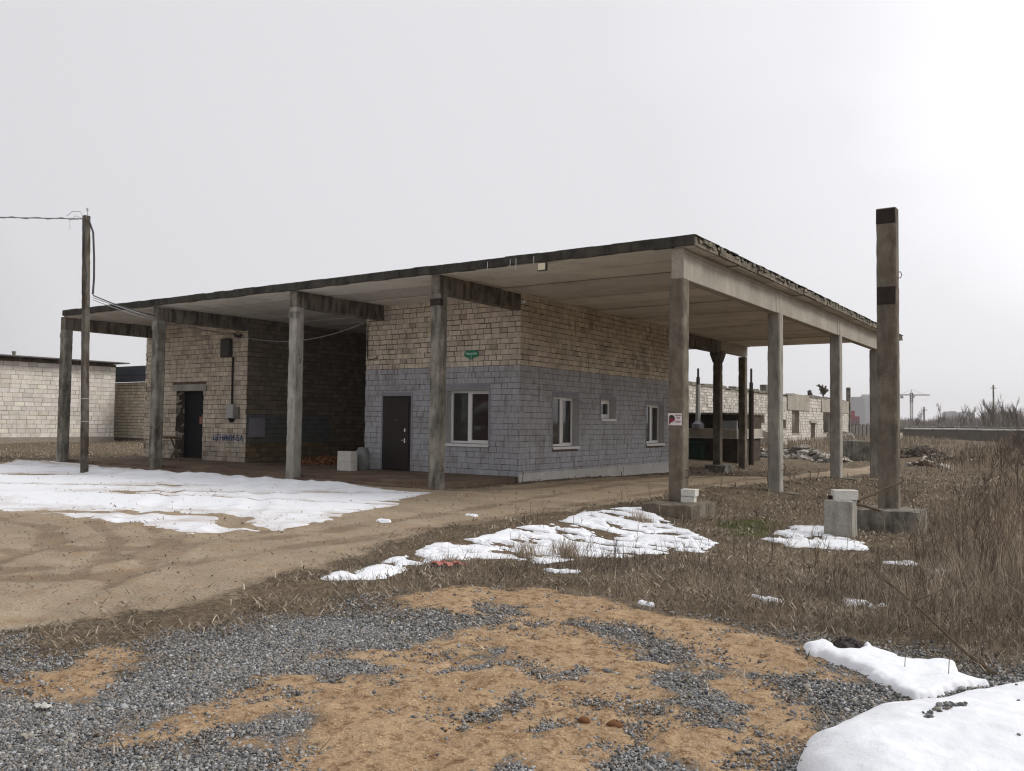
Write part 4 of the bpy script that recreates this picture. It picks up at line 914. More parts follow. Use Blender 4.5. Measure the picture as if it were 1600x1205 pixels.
# small things on the building ---------------------------------------------------
fl = empty('floodlight', (-3.07, -.1, 4.82), 'square floodlight hanging under the front roof edge', 'floodlight')
mb = MB(); mb.box(-3.19, -2.97, -.13, -.06, 4.70, 4.87); mb.build('housing', M['darkmetal'], fl, bevel=.006)
mb = MB(); mb.box(-3.17, -2.99, -.134, -.131, 4.715, 4.855); mb.build('lens', M['lampface'], fl)
mb = MB(); mb.box(-3.10, -3.06, -.075, -.05, 4.86, 4.95); mb.build('bracket', M['darkmetal'], fl)
sg = empty('address_sign', (-7.45, YW-.02, 3.36), 'small green oval address plate on the bare blocks above the painted wall', 'sign')
mb = MB(); n = 26; pts = [(-7.45+.24*math.copysign(abs(math.cos(a))**.8, math.cos(a)), 3.365+.105*math.copysign(abs(math.sin(a))**.9, math.sin(a))) for a in [2*PI*k/n for k in range(n)]]
mb.poly(pts, axis='y', at=YW-.022, d=.012); mb.poly([(-7.52, 3.28), (-7.38, 3.28), (-7.40, 3.22), (-7.50, 3.22)], axis='y', at=YW-.0215, d=.011); mb.build('plate', M['green'], sg, fixn=True)
text_mesh('street_name', 'Заводская', .095, M['signgrn'], sg, (-7.45, YW-.0245, 3.375), FRONT, squeeze=.80, bold=.002)
text_mesh('house_number', '1', .095, M['signgrn'], sg, (-7.45, YW-.0245, 3.275), FRONT, bold=.002)
wsn = empty('warning_sign', (-.14, -.02, 1.66), 'small white and red warning plate fixed on the nearest canopy column', 'sign')
mb = MB(); mb.box(-.283, -.013, -.026, -.020, 1.53, 1.755); mb.build('plate', M['signwhite'], wsn)
mb = MB(); mb.poly([(-.270, 1.575), (-.262, 1.70), (-.240, 1.725), (-.195, 1.722), (-.165, 1.70), (-.152, 1.675), (-.150, 1.655), (-.175, 1.645), (-.160, 1.63), (-.185, 1.61), (-.225, 1.60), (-.245, 1.56)], axis='y', at=-.0285, d=.002); mb.build('dark_emblem', M['signdark'], wsn, fixn=True)
mb = MB(); mb.poly([(-.262, 1.60), (-.15, 1.615), (-.145, 1.65), (-.205, 1.66), (-.262, 1.645)], axis='y', at=-.0305, d=.0015); mb.poly([(-.268, 1.545), (-.245, 1.545), (-.235, 1.58), (-.18, 1.59), (-.18, 1.605), (-.268, 1.60)], axis='y', at=-.0305, d=.0015); mb.build('red_emblem', M['signred'], wsn, fixn=True)
for s_, z_, sz in (('ОСТОРОЖНО', 1.715, .030), ('ЗЛАЯ', 1.665, .034), ('СОБАКА', 1.595, .036)):
    text_mesh('lettering', s_, sz, M['signred'], wsn, (-.083, -.0278, z_), FRONT, squeeze=.68 if len(s_) > 6 else .85, bold=.0008)
g1 = text_mesh('graffiti', 'ЦЕНИКИ-БА', .27, M['blue'], None, (-17.55-.05, YW-.012, .90), FRONT, squeeze=1.0, bold=.006); tag(g1, 'blue spray-painted lettering on the wall right of the navy door', 'graffiti')
# switch boxes
cb = MB(); cb.box(-17.93, -17.48, YW-.16, YW-.01, 3.62, 4.22); tag(cb.build('electrical_cabinet', M['darkmetal'], bevel=.01), 'dark square metal cabinet high on the left wall', 'cabinet')
mt = empty('meter_box', (-17.38, YW-.08, 1.78), 'pale grey electric meter box with black cable end low on the left wall', 'meter box')
mb = MB(); mb.box(-17.55, -17.22, YW-.14, YW-.01, 1.56, 2.03); mb.build('housing', M['greybox'], mt, bevel=.015)
mb = MB(); mb.ring([(-17.36, YW-.07, 1.57), (-17.36, YW-.07, 1.50), (-17.36, YW-.07, 1.42)], [.13, .10, .04], 10); mb.build('cable_gland', M['black'], mt)
mb = MB(); mb.box(-17.18, -17.02, YW-.05, YW-.01, 1.55, 1.95, jit=.01); mb.build('scorched_plate', M['conc_dark'], mt)
mb = MB(); mb.ring([(-17.40, YW-.04, 3.62), (-17.40, YW-.045, 3.0), (-17.39, YW-.045, 2.5), (-17.38, YW-.05, 2.02)], .035, 8); tag(mb.build('cable_duct', M['black']), 'thick black cable duct from the dark cabinet down to the meter box', 'cable duct')
mb = MB()
for k in range(5):
    a = k*1.3; mb.ring([(-17.35+.08*k, YW-.05, 4.28+.05*math.sin(a)), (-17.30+.08*k, YW-.10, 4.34+.05*math.cos(a)), (-17.24+.08*k, YW-.06, 4.27), (-17.20+.07*k, YW-.03, 4.33)], .018, 6)
tag(mb.build('cable_bundle', M['black']), 'tangle of black cable ends at the top right corner of the left wall', 'cables')
mb = MB(); mb.box(-16.63, -16.62, YW+.06, YW+.72, .95, 1.58); tag(mb.build('grey_patch_panel', M['plaster']), 'smooth grey panel low on the recess side wall', 'panel')
# bench with crossed legs
bn = empty('sawhorse_bench', (-19.4, 2.25, .13), 'small dark wooden bench with crossed legs beside the navy door', 'bench')
bx0, bx1, by = -19.95, -19.0, 2.25
mb = MB(); mb.box(bx0-.08, bx1+.05, by-.2, by+.2, .86, .93, jit=.006); mb.build('seat', M['wood'], bn)
for sx in (bx0+.1, bx1-.12):
    for s_ in (-1, 1):
        mb = MB(); mb.ring([(sx-.30*s_, by, .13), (sx+.30*s_, by+.02*s_, .86)] if False else [(sx-.28*s_, by-.12 if sx < -19.5 else by+.12, .13), (sx+.28*s_, by-.12 if sx < -19.5 else by+.12, .86)], .028, 5); mb.build('leg', M['wood'], bn)
# white blocks, bag and debris in the recess
for i, (x, y, z, lab) in enumerate(((-11.51, 2.35, .12, 'lower left white block stacked beside the painted corner'), (-11.24, 2.36, .12, 'lower right white block stacked beside the painted corner'), (-11.51, 2.36, .40, 'upper left white block on the stack beside the painted corner'), (-11.24, 2.35, .40, 'upper right white block on the stack beside the painted corner'))):
    brickobj(x+.30, y, z, random.uniform(-.05, .05), .265, .26, .275, lab, name='white_block', group='white blocks stacked at the recess', cat='block')
mb = MB(); bmn = 14
for i in range(bmn+1):
    t = i/bmn
    for k in range(14):
        a = 2*PI*k/14; rr_ = (.24*math.sin(PI*min(1, .12+t*.80))**.5)*(1+.16*math.sin(3*a+5*t)+random.uniform(-.07, .07)); mb.v.append([-10.95+rr_*math.cos(a)-.02*t, 2.85+rr_*.8*math.sin(a), .12+.66*t])
for i in range(bmn):
    for k in range(14): a = i*14+k; c = i*14+(k+1) % 14; mb.face((a, c, c+14, a+14))
mb.face(tuple(bmn*14+k for k in range(14)))
tag(mb.build('plastic_bag', M['bag'], smooth=True), 'crumpled grey plastic sack standing behind the white blocks', 'sack')
def pile(name, cx_, cy_, rx, ry, h_, n, mat, label, cat, cols, s0=.03, s1=.12, seed=1, flat=.6, z=None):
    r = random.Random(seed); mb = MB()
    for i in range(n):
        a = r.uniform(0, 2*PI); q = math.sqrt(r.random()); x = cx_+rx*q*math.cos(a); y = cy_+ry*q*math.sin(a); s = r.uniform(s0, s1); zz = (hz(x, y) if z is None else z)+h_*(1-q*q)*r.uniform(.3, 1)
        c = r.choice(cols); mb.box(x-s, x+s, y-s*r.uniform(.4, 1), y+s, zz-s*flat, zz+s*flat, c, jit=s*.35, rz=r.uniform(0, 3), tilt=r.uniform(-.7, .7))
    return tag(mb.build(name, mat), label, cat)
pile('debris_pile', -14.6, 4.9, 1.1, .6, .26, 420, M['dirtpile'], 'low heap of reddish brown debris inside the dark recess', 'debris', [(1, 1, 1), (.7, .7, .7), (1.2, 1.1, 1)], .02, .09, 3, z=.1)

# ------------------------------------------------------------------ utility pole and cables
P = empty('utility_pole', (-16.62, -2.11, 0), 'slender weathered pole standing in the snow at the left, cables running down it', 'utility pole')
mb = MB(); n = 24
post_mesh(mb, -16.71, -16.55, -2.21, -2.04, -.3, 7.2, seed=70, lean=(-.34, 0), cham=.02, jit=.006); mb.build('pole', M['woodpole'], P)
for z in (2.05, 1.42):
    mb = MB(); k = -.34*(z+.3)/7.5; mb.box(-16.718+k, -16.542+k, -2.218, -2.032, z, z+.02); mb.build('band', M['greybox'], P)
mb = MB(); mb.ring([(-16.86, -2.27, 7.05), (-16.74, -2.27, 6.6), (-16.70, -2.27, 5.9), (-16.62, -2.26, 5.5), (-16.66, -2.26, 4.95)], .018, 6); mb.ring([(-16.82, -2.15, 7.1), (-16.64, -2.1, 6.7), (-16.55, -2.1, 6.0), (-16.52, -2.1, 5.4), (-16.52, -2.12, 4.95)], .028, 6); mb.build('down_cable', M['cable_dark'], P)
mb = MB(); mb.ring([(-16.93, -2.12, 7.18), (-16.93, -2.12, 7.36)], .012, 6); mb.ring([(-16.93, -2.12, 7.34), (-16.93, -2.12, 7.42)], .03, 8); mb.ring([(-17.05, -2.2, 7.12), (-17.2, -2.3, 7.2), (-17.33, -2.4, 7.05), (-17.3, -2.4, 6.8)], .008, 5); mb.ring([(-16.95, -2.2, 7.1), (-17.15, -2.2, 7.33), (-17.4, -2.3, 7.35), (-17.5, -2.4, 7.2)], .008, 5); mb.build('hook', M['metal'], P)
def cable(name, a, b, sag, rad, mat, label, n=16, twist=0.):
    mb = MB(); pts = []
    for i in range(n+1):
        t = i/n; pts.append((a[0]+(b[0]-a[0])*t, a[1]+(b[1]-a[1])*t, a[2]+(b[2]-a[2])*t-sag*4*t*(1-t)))
    mb.ring(pts, rad, 6)
    if twist:
        q = [(x, y+.03*math.sin(i*1.9), z+.03*math.cos(i*1.9)) for i, (x, y, z) in enumerate(pts)]; mb.ring(q, rad*.7, 5)
    return tag(mb.build(name, mat), label, 'cable')
cable('overhead_cable', (-16.95, -2.2, 7.1), (-23.3, -7.0, 7.15), .03, .016, M['cable'], 'twisted overhead cable leaving the pole top towards the left', 40, 1)
cable('service_cable', (-16.5, -2.12, 4.92), (-16.9, .02, 4.62), .05, .016, M['cable_dark'], 'upper dark cable from the pole to the nearest stained column')
cable('service_cable', (-16.5, -2.12, 4.86), (-17.2, 3.2, 4.32), .12, .012, M['cable'], 'pale cable sagging from the pole to the cable tangle on the left wall')
cable('wall_cable', (-17.0, 3.24, 4.30), (-11.4, 3.24, 4.42), .34, .014, M['cable'], 'pale cable sagging across the front of the dark recess')
cable('service_cable', (-16.5, -2.12, 4.80), (-17.35, 3.2, 4.42), .20, .010, M['cable'], 'lowest thin cable from the pole to the left wall')
# ------------------------------------------------------------------ block building at far left
def lcol(rr, u, z):
    t = rr.uniform(.86, 1.08)
    if rr.random() < .08: t *= .86
    return (t, t*rr.uniform(.95, 1), t*rr.uniform(.90, .98))
G = empty('block_storehouse', (-45.5, 5, 0), 'long pale storehouse of white blocks with a thin slate roof, at the far left', 'building')
mb = MB(); bricks(mb, 'x', -45.5, 1, -16, 15.85, .30, 4.75, .262, .56, [], lcol, .022, jut=.008, seed=40, depth=.04)
mb.build('blockwork', M['brick_out'], G)
mb = MB(); mb.box(-56, -45.515, -16, 15.83, -.3, 4.75); mb.box(-56, -45.46, -16, 15.86, -.3, .29, jit=.01); mb.build('wall', M['mortar_light'], G)
mb = MB(); bricks(mb, 'y', 15.84, 1, -56, -45.5, .30, 4.75, .262, .56, [], lcol, .022, seed=41, depth=.03); mb.build('blockwork', M['brick_out'], G)
mb = MB(); mb.box(-56.5, -44.75, -16.5, 16.35, 4.98, 5.05); rf = mb.build('roof', M['roofedge'], G); rf.rotation_euler = (0, 0, 0)
mb = MB(); mb.box(-45.65, -45.47, -16, 15.86, 4.76, 4.90); mb.build('wall_plate', M['wood'], rf)
for k in range(26):
    y = -13+k*1.13; mb = MB(); mb.box(-45.9, -44.9, y, y+.09, 4.86, 4.975); mb.build('rafter_end', M['wood'], rf)
for (y, h_, r_) in ((16.0-.9, 6.4, .14), (10.76, 5.5, .09)):
    mb = MB(); mb.ring([(-48, y, 4.9), (-48, y, h_)], r_, 10); mb.ring([(-48, y, h_-.12), (-48, y, h_)], r_*1.3, 10); mb.build('flue', M['conc_dark'], rf)
G2 = empty('rear_storehouse', (-43, 17, 0), 'lower yellowish block storehouse with a dark blue-grey sheet roof, behind the canopy left end', 'building')
def ycol(rr, u, z):
    t = rr.uniform(.75, 1.02); return (t, t*.93, t*.78)
mb = MB(); bricks(mb, 'y', 17.2, -1, -52, -38, .2, 3.85, .2, .3, [], ycol, .03, seed=42, depth=.04); mb.build('blockwork', M['brick_out'], G2)
mb = MB(); mb.box(-52, -38, 17.215, 26, -.2, 3.85); mb.build('wall', M['mortar'], G2)
mb = MB(); mb.box(-52.2, -37.6, 16.9, 17.0, 3.86, 4.25); mb.box(-52.2, -37.6, 17.01, 26.2, 4.27, 4.9); mb.build('roof', M['roofdark'], G2)

# ------------------------------------------------------------------ ruin behind the canopy
RU = empty('ruined_blockhouse', (-15, 55, 0), 'long roofless ruin of pale blocks with empty window openings, beyond the canopy', 'ruin')
RX = -15.0; holes = [(58.9, 61.2, .85, 2.75), (64.9, 66.4, .35, 1.75), (69.3, 72.6, .85, 2.75), (50.6, 51.6, 1.7, 2.3), (53.2, 54.6, 1.4, 2.2), (56.2, 57.3, 1.3, 2.0)]
def rcol(rr, u, z):
    t = rr.uniform(.55, .98) if u < 57 else rr.uniform(.7, 1.0)
    return (t, t*.97, t*.93)
mb = MB(); bricks(mb, 'x', RX, 1, 30, 57.5, .2, 2.9, .22, .45, holes, rcol, .03, jut=.02, seed=50, depth=.08)
bricks(mb, 'x', RX, 1, 30, 57.5, 2.9, 4.05, .2, .42, [(43, 57.5, 3.95, 4.2)], rcol, .028, jut=.012, seed=51, depth=.06)
bricks(mb, 'x', RX, 1, 57.5, 79.5, .2, 2.82, .24, .5, holes, rcol, .03, jut=.02, seed=52, depth=.08)
bricks(mb, 'x', RX, 1, 64.3, 68.4, 2.82, 4.1, .34, .7, [], rcol, .05, jut=.02, seed=53, depth=.08); mb.build('blockwork', M['brick_out'], RU)
mb = MB(); core(mb, 'x', RX-.4, RX-.02, 30, 79.5, -.3, 4.0, [(a, b, c, d) for a, b, c, d in holes]); core(mb, 'y', 79, 79.5, -24, RX-.4, -.3, 4.0); mb.box(-24.4, -24, 30, 79.5, -.3, 3.6); mb.box(-18.4, -18.2, 30, 79, 0, 2.6); mb.build('wall', M['mortar_light'], RU)
for a, b in ((57.6, 64.2), (68.5, 74.0), (74.1, 79.4)):
    mb = MB(); mb.box(RX-.1, RX+.07, a, b, 2.84, 4.12+random.uniform(-.08, .1), jit=.03); mb.build('parapet_panel', M['beam'], RU)
mb = MB(); mb.box(RX-.1, RX+.12, 64.5, 67.0, 1.76, 2.0); mb.build('lintel', M['beam'], RU)
mb = MB(); r = random.Random(4); y = 30
while y < 79:
    l = r.uniform(.3, 1.5); mb.box(RX-.5, RX+.05, y, y+l, 4.04, 4.10+r.uniform(0, .22), jit=.03); y += l
mb.build('broken_coping', M['conc_dark'], RU)
mb = MB(); mb.box(-17.4, -16.8, 57.8, 58.7, 3.6, 5.0, jit=.02); mb.build('chimney', M['conc_dark'], RU)
mb = MB(); mb.box(-15.3, -14.9, 79.8, 80.1, -.2, 5.6); mb.build('end_post', M['conc_dark'], RU)
# loading ramp structure, dark, closer
LR = empty('loading_ramp', (-11, 22.8, -.3), 'dark walled loading ramp with a pale overhanging ledge, seen between the inner canopy columns', 'loading ramp')
mb = MB(); mb.box(-16.0, -7.0, 22.8, 26, -.9, .90, jit=.01); mb.build('base_wall', M['ramp_dark'], LR)
mb = MB(); mb.box(-16.0, -6.92, 22.45, 26.1, .96, 1.35, jit=.01); mb.build('ledge', M['beam'], LR, bevel=.02)
mb = MB(); mb.box(-16.0, -6.88, 22.40, 26.15, .905, .955); mb.build('ledge_trim', M['plinth'], LR)
mb = MB(); mb.box(-7.70, -7.02, 22.75, 22.85, 1.352, 1.72, jit=.01); mb.build('side_panel', M['plaster'], LR)
mb = MB(); mb.box(-16.0, -6.95, 23.4, 26, 1.352, 2.0); mb.build('opening_shade_block', M['ramp_dark'], LR)  # solid set-back block, coloured dark for the shade inside the opening
mb = MB(); mb.box(-16.0, -6.88, 22.7, 26.1, 2.005, 2.09); mb.build('head_slab', M['conc_dark'], LR)
mb = MB(); mb.box(-9.6, -8.5, 22.2, 22.7, -.5, .70, jit=.02); mb.box(-9.65, -8.45, 22.15, 22.72, .705, .76); tag(mb.build('green_container', M['tarp'], bevel=.02), 'dark green box container in the shade under the loading ramp ledge', 'container')
mb = MB(); mb.ring([(-8.82, 22.62, 1.352), (-8.82, 22.62, 1.55)], .28, 14); mb.ring([(-8.82, 22.62, 1.55), (-8.82, 22.62, 1.70)], [.27, .12], 14); tag(mb.build('grey_tank', M['plaster']), 'round grey lidded tank on the ramp ledge at the foot of the pale mast', 'tank')
def mast(x, y, z0, z1, z2, label, lo, hi):
    o = empty('mast', (x, y, z0), label, 'mast'); mb = MB(); mb.ring([(x, y, z0), (x, y, z1)], .115, 8); mb.build('lower_pole', lo, o); mb = MB(); mb.ring([(x, y, z1), (x, y, z1+.35)], .085, 8); mb.ring([(x, y, z1+.35), (x, y, z2)], .05, 8); mb.build('upper_pole', hi, o)
mast(-8.82, 22.62, 1.70, 3.38, 4.14, 'pale mast with a dark upper tube, standing on the ramp left of the inner columns', M['greybox'], M['darkmetal'])
mast(-6.37, 22.8, -.4, 3.1, 4.08, 'dark rusty mast just right of the two inner canopy columns', M['rust'], M['darkmetal'])
mb = MB(); mb.box(-14.2, -14.0, 44.2, 44.35, -.3, 1.8, tilt=.15); mb.box(-14.0, -13.85, 45.0, 45.5, -.3, 1.7, tilt=-.3); mb.box(-14.3, -14.1, 46.5, 48.0, -.2, .9, tilt=.2); tag(mb.build('leaning_slabs', M['conc_dark']), 'dark broken slabs leaning against the ruin beside the rusty mast', 'slabs')
mb = MB()
for i in range(9):
    for k in range(12):
        a = PI*k/11; mb.v.append([-13.5+1.0*math.cos(a), 46.5+i*.35, .1+1.0*math.sin(a)*(1-.4*(i/8)**2)])
for i in range(8):
    for k in range(11): a = i*12+k; mb.face((a, a+1, a+13, a+12))
mb.face(tuple(range(12))); tag(mb.build('pale_mound', M['beam'], smooth=False), 'pale rounded concrete lump in front of the ruin right of the rusty mast', 'concrete lump')
wc = [(1.0, 1, 1), (.6, .6, .6), (1.2, 1.2, 1.2), (.35, .32, .3)]; ww = [(1.6, 1.6, 1.62), (1.5, 1.5, 1.5), (.8, .8, .8), (1.0, .98, .95), (.5, .48, .46)]
pile('rubble_heap', -9.3, 30.3, 2.2, .9, .55, 260, M['rubble'], 'heap of dark rubble with white scraps behind the second inner column', 'rubble', ww+wc, .05, .24, 60, .35)
pile('rubble_heap', -6.6, 32.2, 2.3, 1.0, .55, 300, M['rubble'], 'heap of pale slabs and white rubble between the second and third side columns', 'rubble', ww, .05, .26, 61, .3)
lumpy_box('concrete_block', -5.5, -3.2, 34.2, 35.4, -.5, .72, M['conc_dark'], None, seed=62, amp=.02); tag(COL.objects['concrete_block.001'], 'large low dark concrete block left of the third side column', 'concrete block')
pile('timber_heap', -4.4, 41.5, 2.0, .8, .6, 60, M['wood'], 'low heap of dark broken timber right of the third side column', 'timber', [(.5, .45, .4), (.8, .75, .7)], .08, .5, 63, .12)
pile('rubble_heap', -2.2, 40.2, 1.3, 1.0, .42, 380, M['rubble'], 'dark earth and rubble mound in the field right of the lone column', 'rubble', [(.42, .38, .34), (.6, .56, .5), (.35, .3, .27), (.75, .72, .68)], .05, .16, 64, .6)
pile('rubble_heap', -.2, 37.8, 1.5, .5, .16, 60, M['rubble'], 'line of pale rubble on the ground right of the dark mound', 'rubble', ww, .08, .28, 65, .4)
pile('rubble_heap', -.2, 29.5, .9, .5, .22, 40, M['rubble'], 'small dark rubble with white lumps just right of the lone column', 'rubble', [(.4, .3, .26), (.45, .35, .3), (1.5, 1.5, 1.5)], .08, .28, 66, .4)
pile('rubble_heap', -14.0, 72.5, 1.0, 3.2, .8, 160, M['rubble'], 'broken pale slabs piled below the right-hand opening of the ruin', 'rubble', ww, .15, .5, 67, .5)
lumpy_box('concrete_block', -11.2, -9.5, 76.5, 78.3, -.3, .9, M['beam'], None, seed=68, amp=.03); tag(COL.objects['concrete_block.002'], 'pale concrete block standing right of the far end of the ruin', 'concrete block')

# ------------------------------------------------------------------ fence of concrete panels, pipeline
FN = empty('panel_fence', (0, 105, 0), 'long grey concrete panel fence across the far side of the field', 'fence')
fx0, fy0, fx1, fy1 = -14.5, 97.5, 34.0, 117.0; n = 20; dx_, dy_ = (fx1-fx0)/n, (fy1-fy0)/n; ang = math.atan2(dy_, dx_); ln = math.hypot(dx_, dy_)
for k in range(n):
    x, y = fx0+dx_*k, fy0+dy_*k; mb = MB(); h_ = 1.62+random.uniform(-.05, .05)-.10*k/n
    mb.box(0, ln-.06, -.06, .06, -.5, h_-.5); mb.box(.15, ln-.2, -.085, -.061, -.1, h_-.7); mb.box(0, ln-.06, -.09, .09, h_-.499, h_-.42)
    o = mb.build('fence_panel', M['fence'], None); o.parent = FN; o.location = (x-FN.location.x, y-FN.location.y, -FN.location.z); o.rotation_euler.z = ang
    mb = MB(); mb.box(-.16, 0, -.12, .12, -.5, h_-.35); o = mb.build('fence_post', M['fence'], None); o.parent = FN; o.location = (x-FN.location.x, y-FN.location.y, -FN.location.z); o.rotation_euler.z = ang
F2 = empty('panel_fence', (-22, 115, 0), 'lighter ribbed panel fence running back from the far end of the ruin', 'fence')
for k in range(16):
    t = k/16; x, y = -33+18.5*t, 146-48*t; mb = MB(); mb.box(-.08, .08, -1.45, 1.45, -.3, 1.62); o = mb.build('fence_panel', M['beam'], None); o.parent = F2; o.location = (x+22, y-115, 0); o.rotation_euler.z = math.atan2(18.5, 48)
    mb = MB(); mb.box(-.16, .16, -1.6, -1.46, -.3, 1.75); o = mb.build('fence_post', M['fence'], None); o.parent = F2; o.location = (x+22, y-115, 0); o.rotation_euler.z = math.atan2(18.5, 48)
PL = empty('pipeline', (-8, 112, 1.6), 'pale raised pipeline above the fence right of the lone column', 'pipeline')
mb = MB(); mb.ring([(-14, 106, 1.22), (2, 112.5, 1.22)], .16, 8); mb.build('pipe', M['plinth'], PL); mb = MB(); mb.ring([(-14, 106.4, 1.52), (2, 112.9, 1.52)], .11, 8); mb.build('pipe', M['conc_dark'], PL)
for k in range(5):
    mb = MB(); x = -13.5+3.7*k; y = 106.3+1.5*k; mb.box(x, x+.2, y-.15, y+.35, 0, 1.45); mb.build('support', M['conc_dark'], PL)
# grey utility posts on the horizon
for i, (az, dst, h_, lab) in enumerate(((1443.5, 150, 5.0, 'thin post behind the fence left of the far apartment blocks'), (1552, 150, 9.0, 'tall dark post behind the fence in front of the right-hand apartment blocks'))):
    u = (az-800)/1331.4; dv = F_+R2*u; k = dst; x, y = CAM[0]+dv[0]*k, CAM[1]+dv[1]*k; mb = MB(); mb.ring([(x, y, 0), (x, y, h_)], .13, 6); mb.box(x-.5, x+.5, y-.05, y+.05, h_-.6, h_-.5); tag(mb.build('far_post', M['conc_dark']), lab, 'post', 'posts behind the fence')

# ------------------------------------------------------------------ far city
def tower(name, px0, px1, dist, h_, mats, label, floors, cols_, depth=16, steps=None, group=None):
    """slab block: real place and size, seen between two bearings"""
    def pt(px): dv = F_+R2*((px-800)/1331.4); return np.array([CAM[0]+dv[0]*dist, CAM[1]+dv[1]*dist])
    a, b = pt(px0), pt(px1); w_ = float(np.hypot(*(b-a))); ang = math.atan2(b[1]-a[1], b[0]-a[0])
    o = empty(name, (a[0], a[1], 0), label, 'building', group); o.rotation_euler.z = ang; o['_'] = 0; del o['_']
    def put(nm, mb, mat, par=o):
        q = mb.build(nm, mat, None); q.parent = par; return q
    st = steps or [(0, 1, 1)]
    for s0, s1, hh in st:
        mb = MB(); mb.box(w_*s0+.02, w_*s1-.02, 0, depth, 0, h_*hh); put('wall', mb, mats[int(s0 > .3) % len(mats)])
        mb = MB(); mb.box(w_*s0+1, w_*s1-1, 2, depth-2, h_*hh, h_*hh+2.2); put('roof_housing', mb, mats[0])
    wn = MB(); fl_ = h_/floors; cw = w_/cols_
    for i in range(floors):
        for j in range(cols_):
            u = cw*(j+.25); s = next((q for q in st if q[0]*w_ <= u+cw*.25 <= q[1]*w_), st[0])
            if fl_*(i+1) > h_*s[2]: continue
            wn.box(u, u+cw*.5, -.12, -.01, fl_*i+fl_*.3, fl_*i+fl_*.8)
    q = put('windows', wn, M['win_far']); q['kind'] = 'stuff'
    return o
D0 = 1200
tower('tower_block', 1333.5, 1350, D0, 40, [M['grey_far']], 'grey high-rise section left of the white high-rise, beyond the ruin', 14, 6)
tower('tower_block', 1351, 1378, D0+10, 44, [M['white_far']], 'white high-rise partly hidden behind the lone column', 15, 8, steps=[(0, .45, 1), (.45, 1, .97)])
for i, (a, b, lab) in enumerate(((1478, 1503, 'low pale apartment block, left one of the first far pair right of the crane'), (1504, 1523, 'low pale apartment block, right one of the first far pair right of the crane'), (1543, 1560, 'low pale apartment block just right of the tall dark post'), (1562, 1583, 'low pale apartment block, rightmost on the horizon'))):
    tower('apartment_block', a, b, 1500, 27, [M['grey_far'], M['win_far2']], lab, 9, 9, steps=[(0, .34, .96), (.34, .7, 1), (.7, 1, .92)], group='apartment blocks on the horizon')
rs_ = tower('red_shed', 1326, 1343, 330, 5.2, [M['redshed']], 'pinkish red shed beyond the fence at the foot of the grey high-rise', 1, 3, depth=10)
# tower crane
dv = F_+R2*((1424-800)/1331.4); ck = 800; CX, CY = CAM[0]+dv[0]*ck, CAM[1]+dv[1]*ck
CR = empty('tower_crane', (CX, CY, 0), 'pale tower crane standing on the horizon right of the lone column', 'crane')
def lattice(name, p0, p1, s, mat, n, par=CR, r_=.14):
    mb = MB(); p0 = Vector(p0); p1 = Vector(p1); t = (p1-p0).normalized(); ref = Vector((0, 0, 1)) if abs(t.z) < .9 else Vector((1, 0, 0)); u = t.cross(ref).normalized()*s; v = t.cross(u).normalized()*s
    cs = [u+v, u-v, -u-v, -u+v]
    for c in cs: mb.ring([p0+c, p1+c], r_, 4)
    for k in range(n):
        a = p0+(p1-p0)*k/n; b = p0+(p1-p0)*(k+1)/n
        for q in range(4): mb.ring([a+cs[q], b+cs[(q+1) % 4]], r_*.7, 3, cap=False)
    return mb.build(name, mat, par)
al = Vector((R2[0], R2[1], 0)).normalized(); base = Vector((CX, CY, 0))
lattice('mast', base, base+Vector((0, 0, 24)), 1.0, M['greybox'], 14, r_=.42); lattice('mast_top', base+Vector((0, 0, 24)), base+Vector((0, 0, 33)), 1.0, M['darkmetal'], 6, r_=.5)
lattice('jib', base+al*1+Vector((0, 0, 31)), base+al*17+Vector((0, 0, 31)), .5, M['greybox'], 10, r_=.26); lattice('counter_jib', base-al*1+Vector((0, 0, 31)), base-al*11+Vector((0, 0, 31)), .5, M['greybox'], 6, r_=.26)
mb = MB(); p = base+Vector((0, 0, 36)); mb.ring([base+Vector((0, 0, 33)), p], .3, 5); mb.ring([p, base+al*13+Vector((0, 0, 31.6))], .12, 4); mb.ring([p, base-al*10+Vector((0, 0, 31.6))], .12, 4); mb.build('tie_bars', M['greybox'], CR)
mb = MB(); q = base-al*9; mb.box(q.x-1.2, q.x+1.2, q.y-1, q.y+1, 27.6, 30.3); mb.build('counterweight', M['grey_far'], CR); mb = MB(); q = base+al*1.8; mb.box(q.x-1, q.x+1, q.y-1, q.y+1, 28.4, 30.4); mb.build('cab', M['grey_far'], CR)

# ------------------------------------------------------------------ trees
def tree_mesh(seed, h_, spread, depth=4, nb=5, r0=.05, up=.55, tw=.006):
    r = random.Random(seed); tr = MB(); cr_ = MB()
    def grow(p, d_, l, rad, lev):
        pts = [p]; q = p.copy(); dd = d_.copy()
        for k in range(3):
            dd = (dd+Vector((r.uniform(-1, 1), r.uniform(-1, 1), r.uniform(-.3, .8)*up))*.16).normalized(); q = q+dd*l/3; pts.append(q.copy())
        (tr if lev == 0 else cr_).ring(pts, [rad, rad*.85, rad*.7, rad*.5], 5 if lev < 2 else 3, cap=False)
        if lev >= depth: return
        for k in range(nb if lev < depth-1 else nb+1):
            t = r.uniform(.3, 1) if lev else r.uniform(.25, 1); i = min(2, int(t*3)); b = pts[i].lerp(pts[i+1], t*3-i)
            a = r.uniform(0, 2*PI); nd = (dd*up+Vector((math.cos(a), math.sin(a), r.uniform(0, .7)))*spread).normalized(); grow(b, nd, l*r.uniform(.42, .66), max(tw, rad*.5), lev+1)
    grow(Vector((0, 0, -.1)), Vector((0, 0, 1)), h_*.62, r0, 0); return tr, cr_
_tm = {}
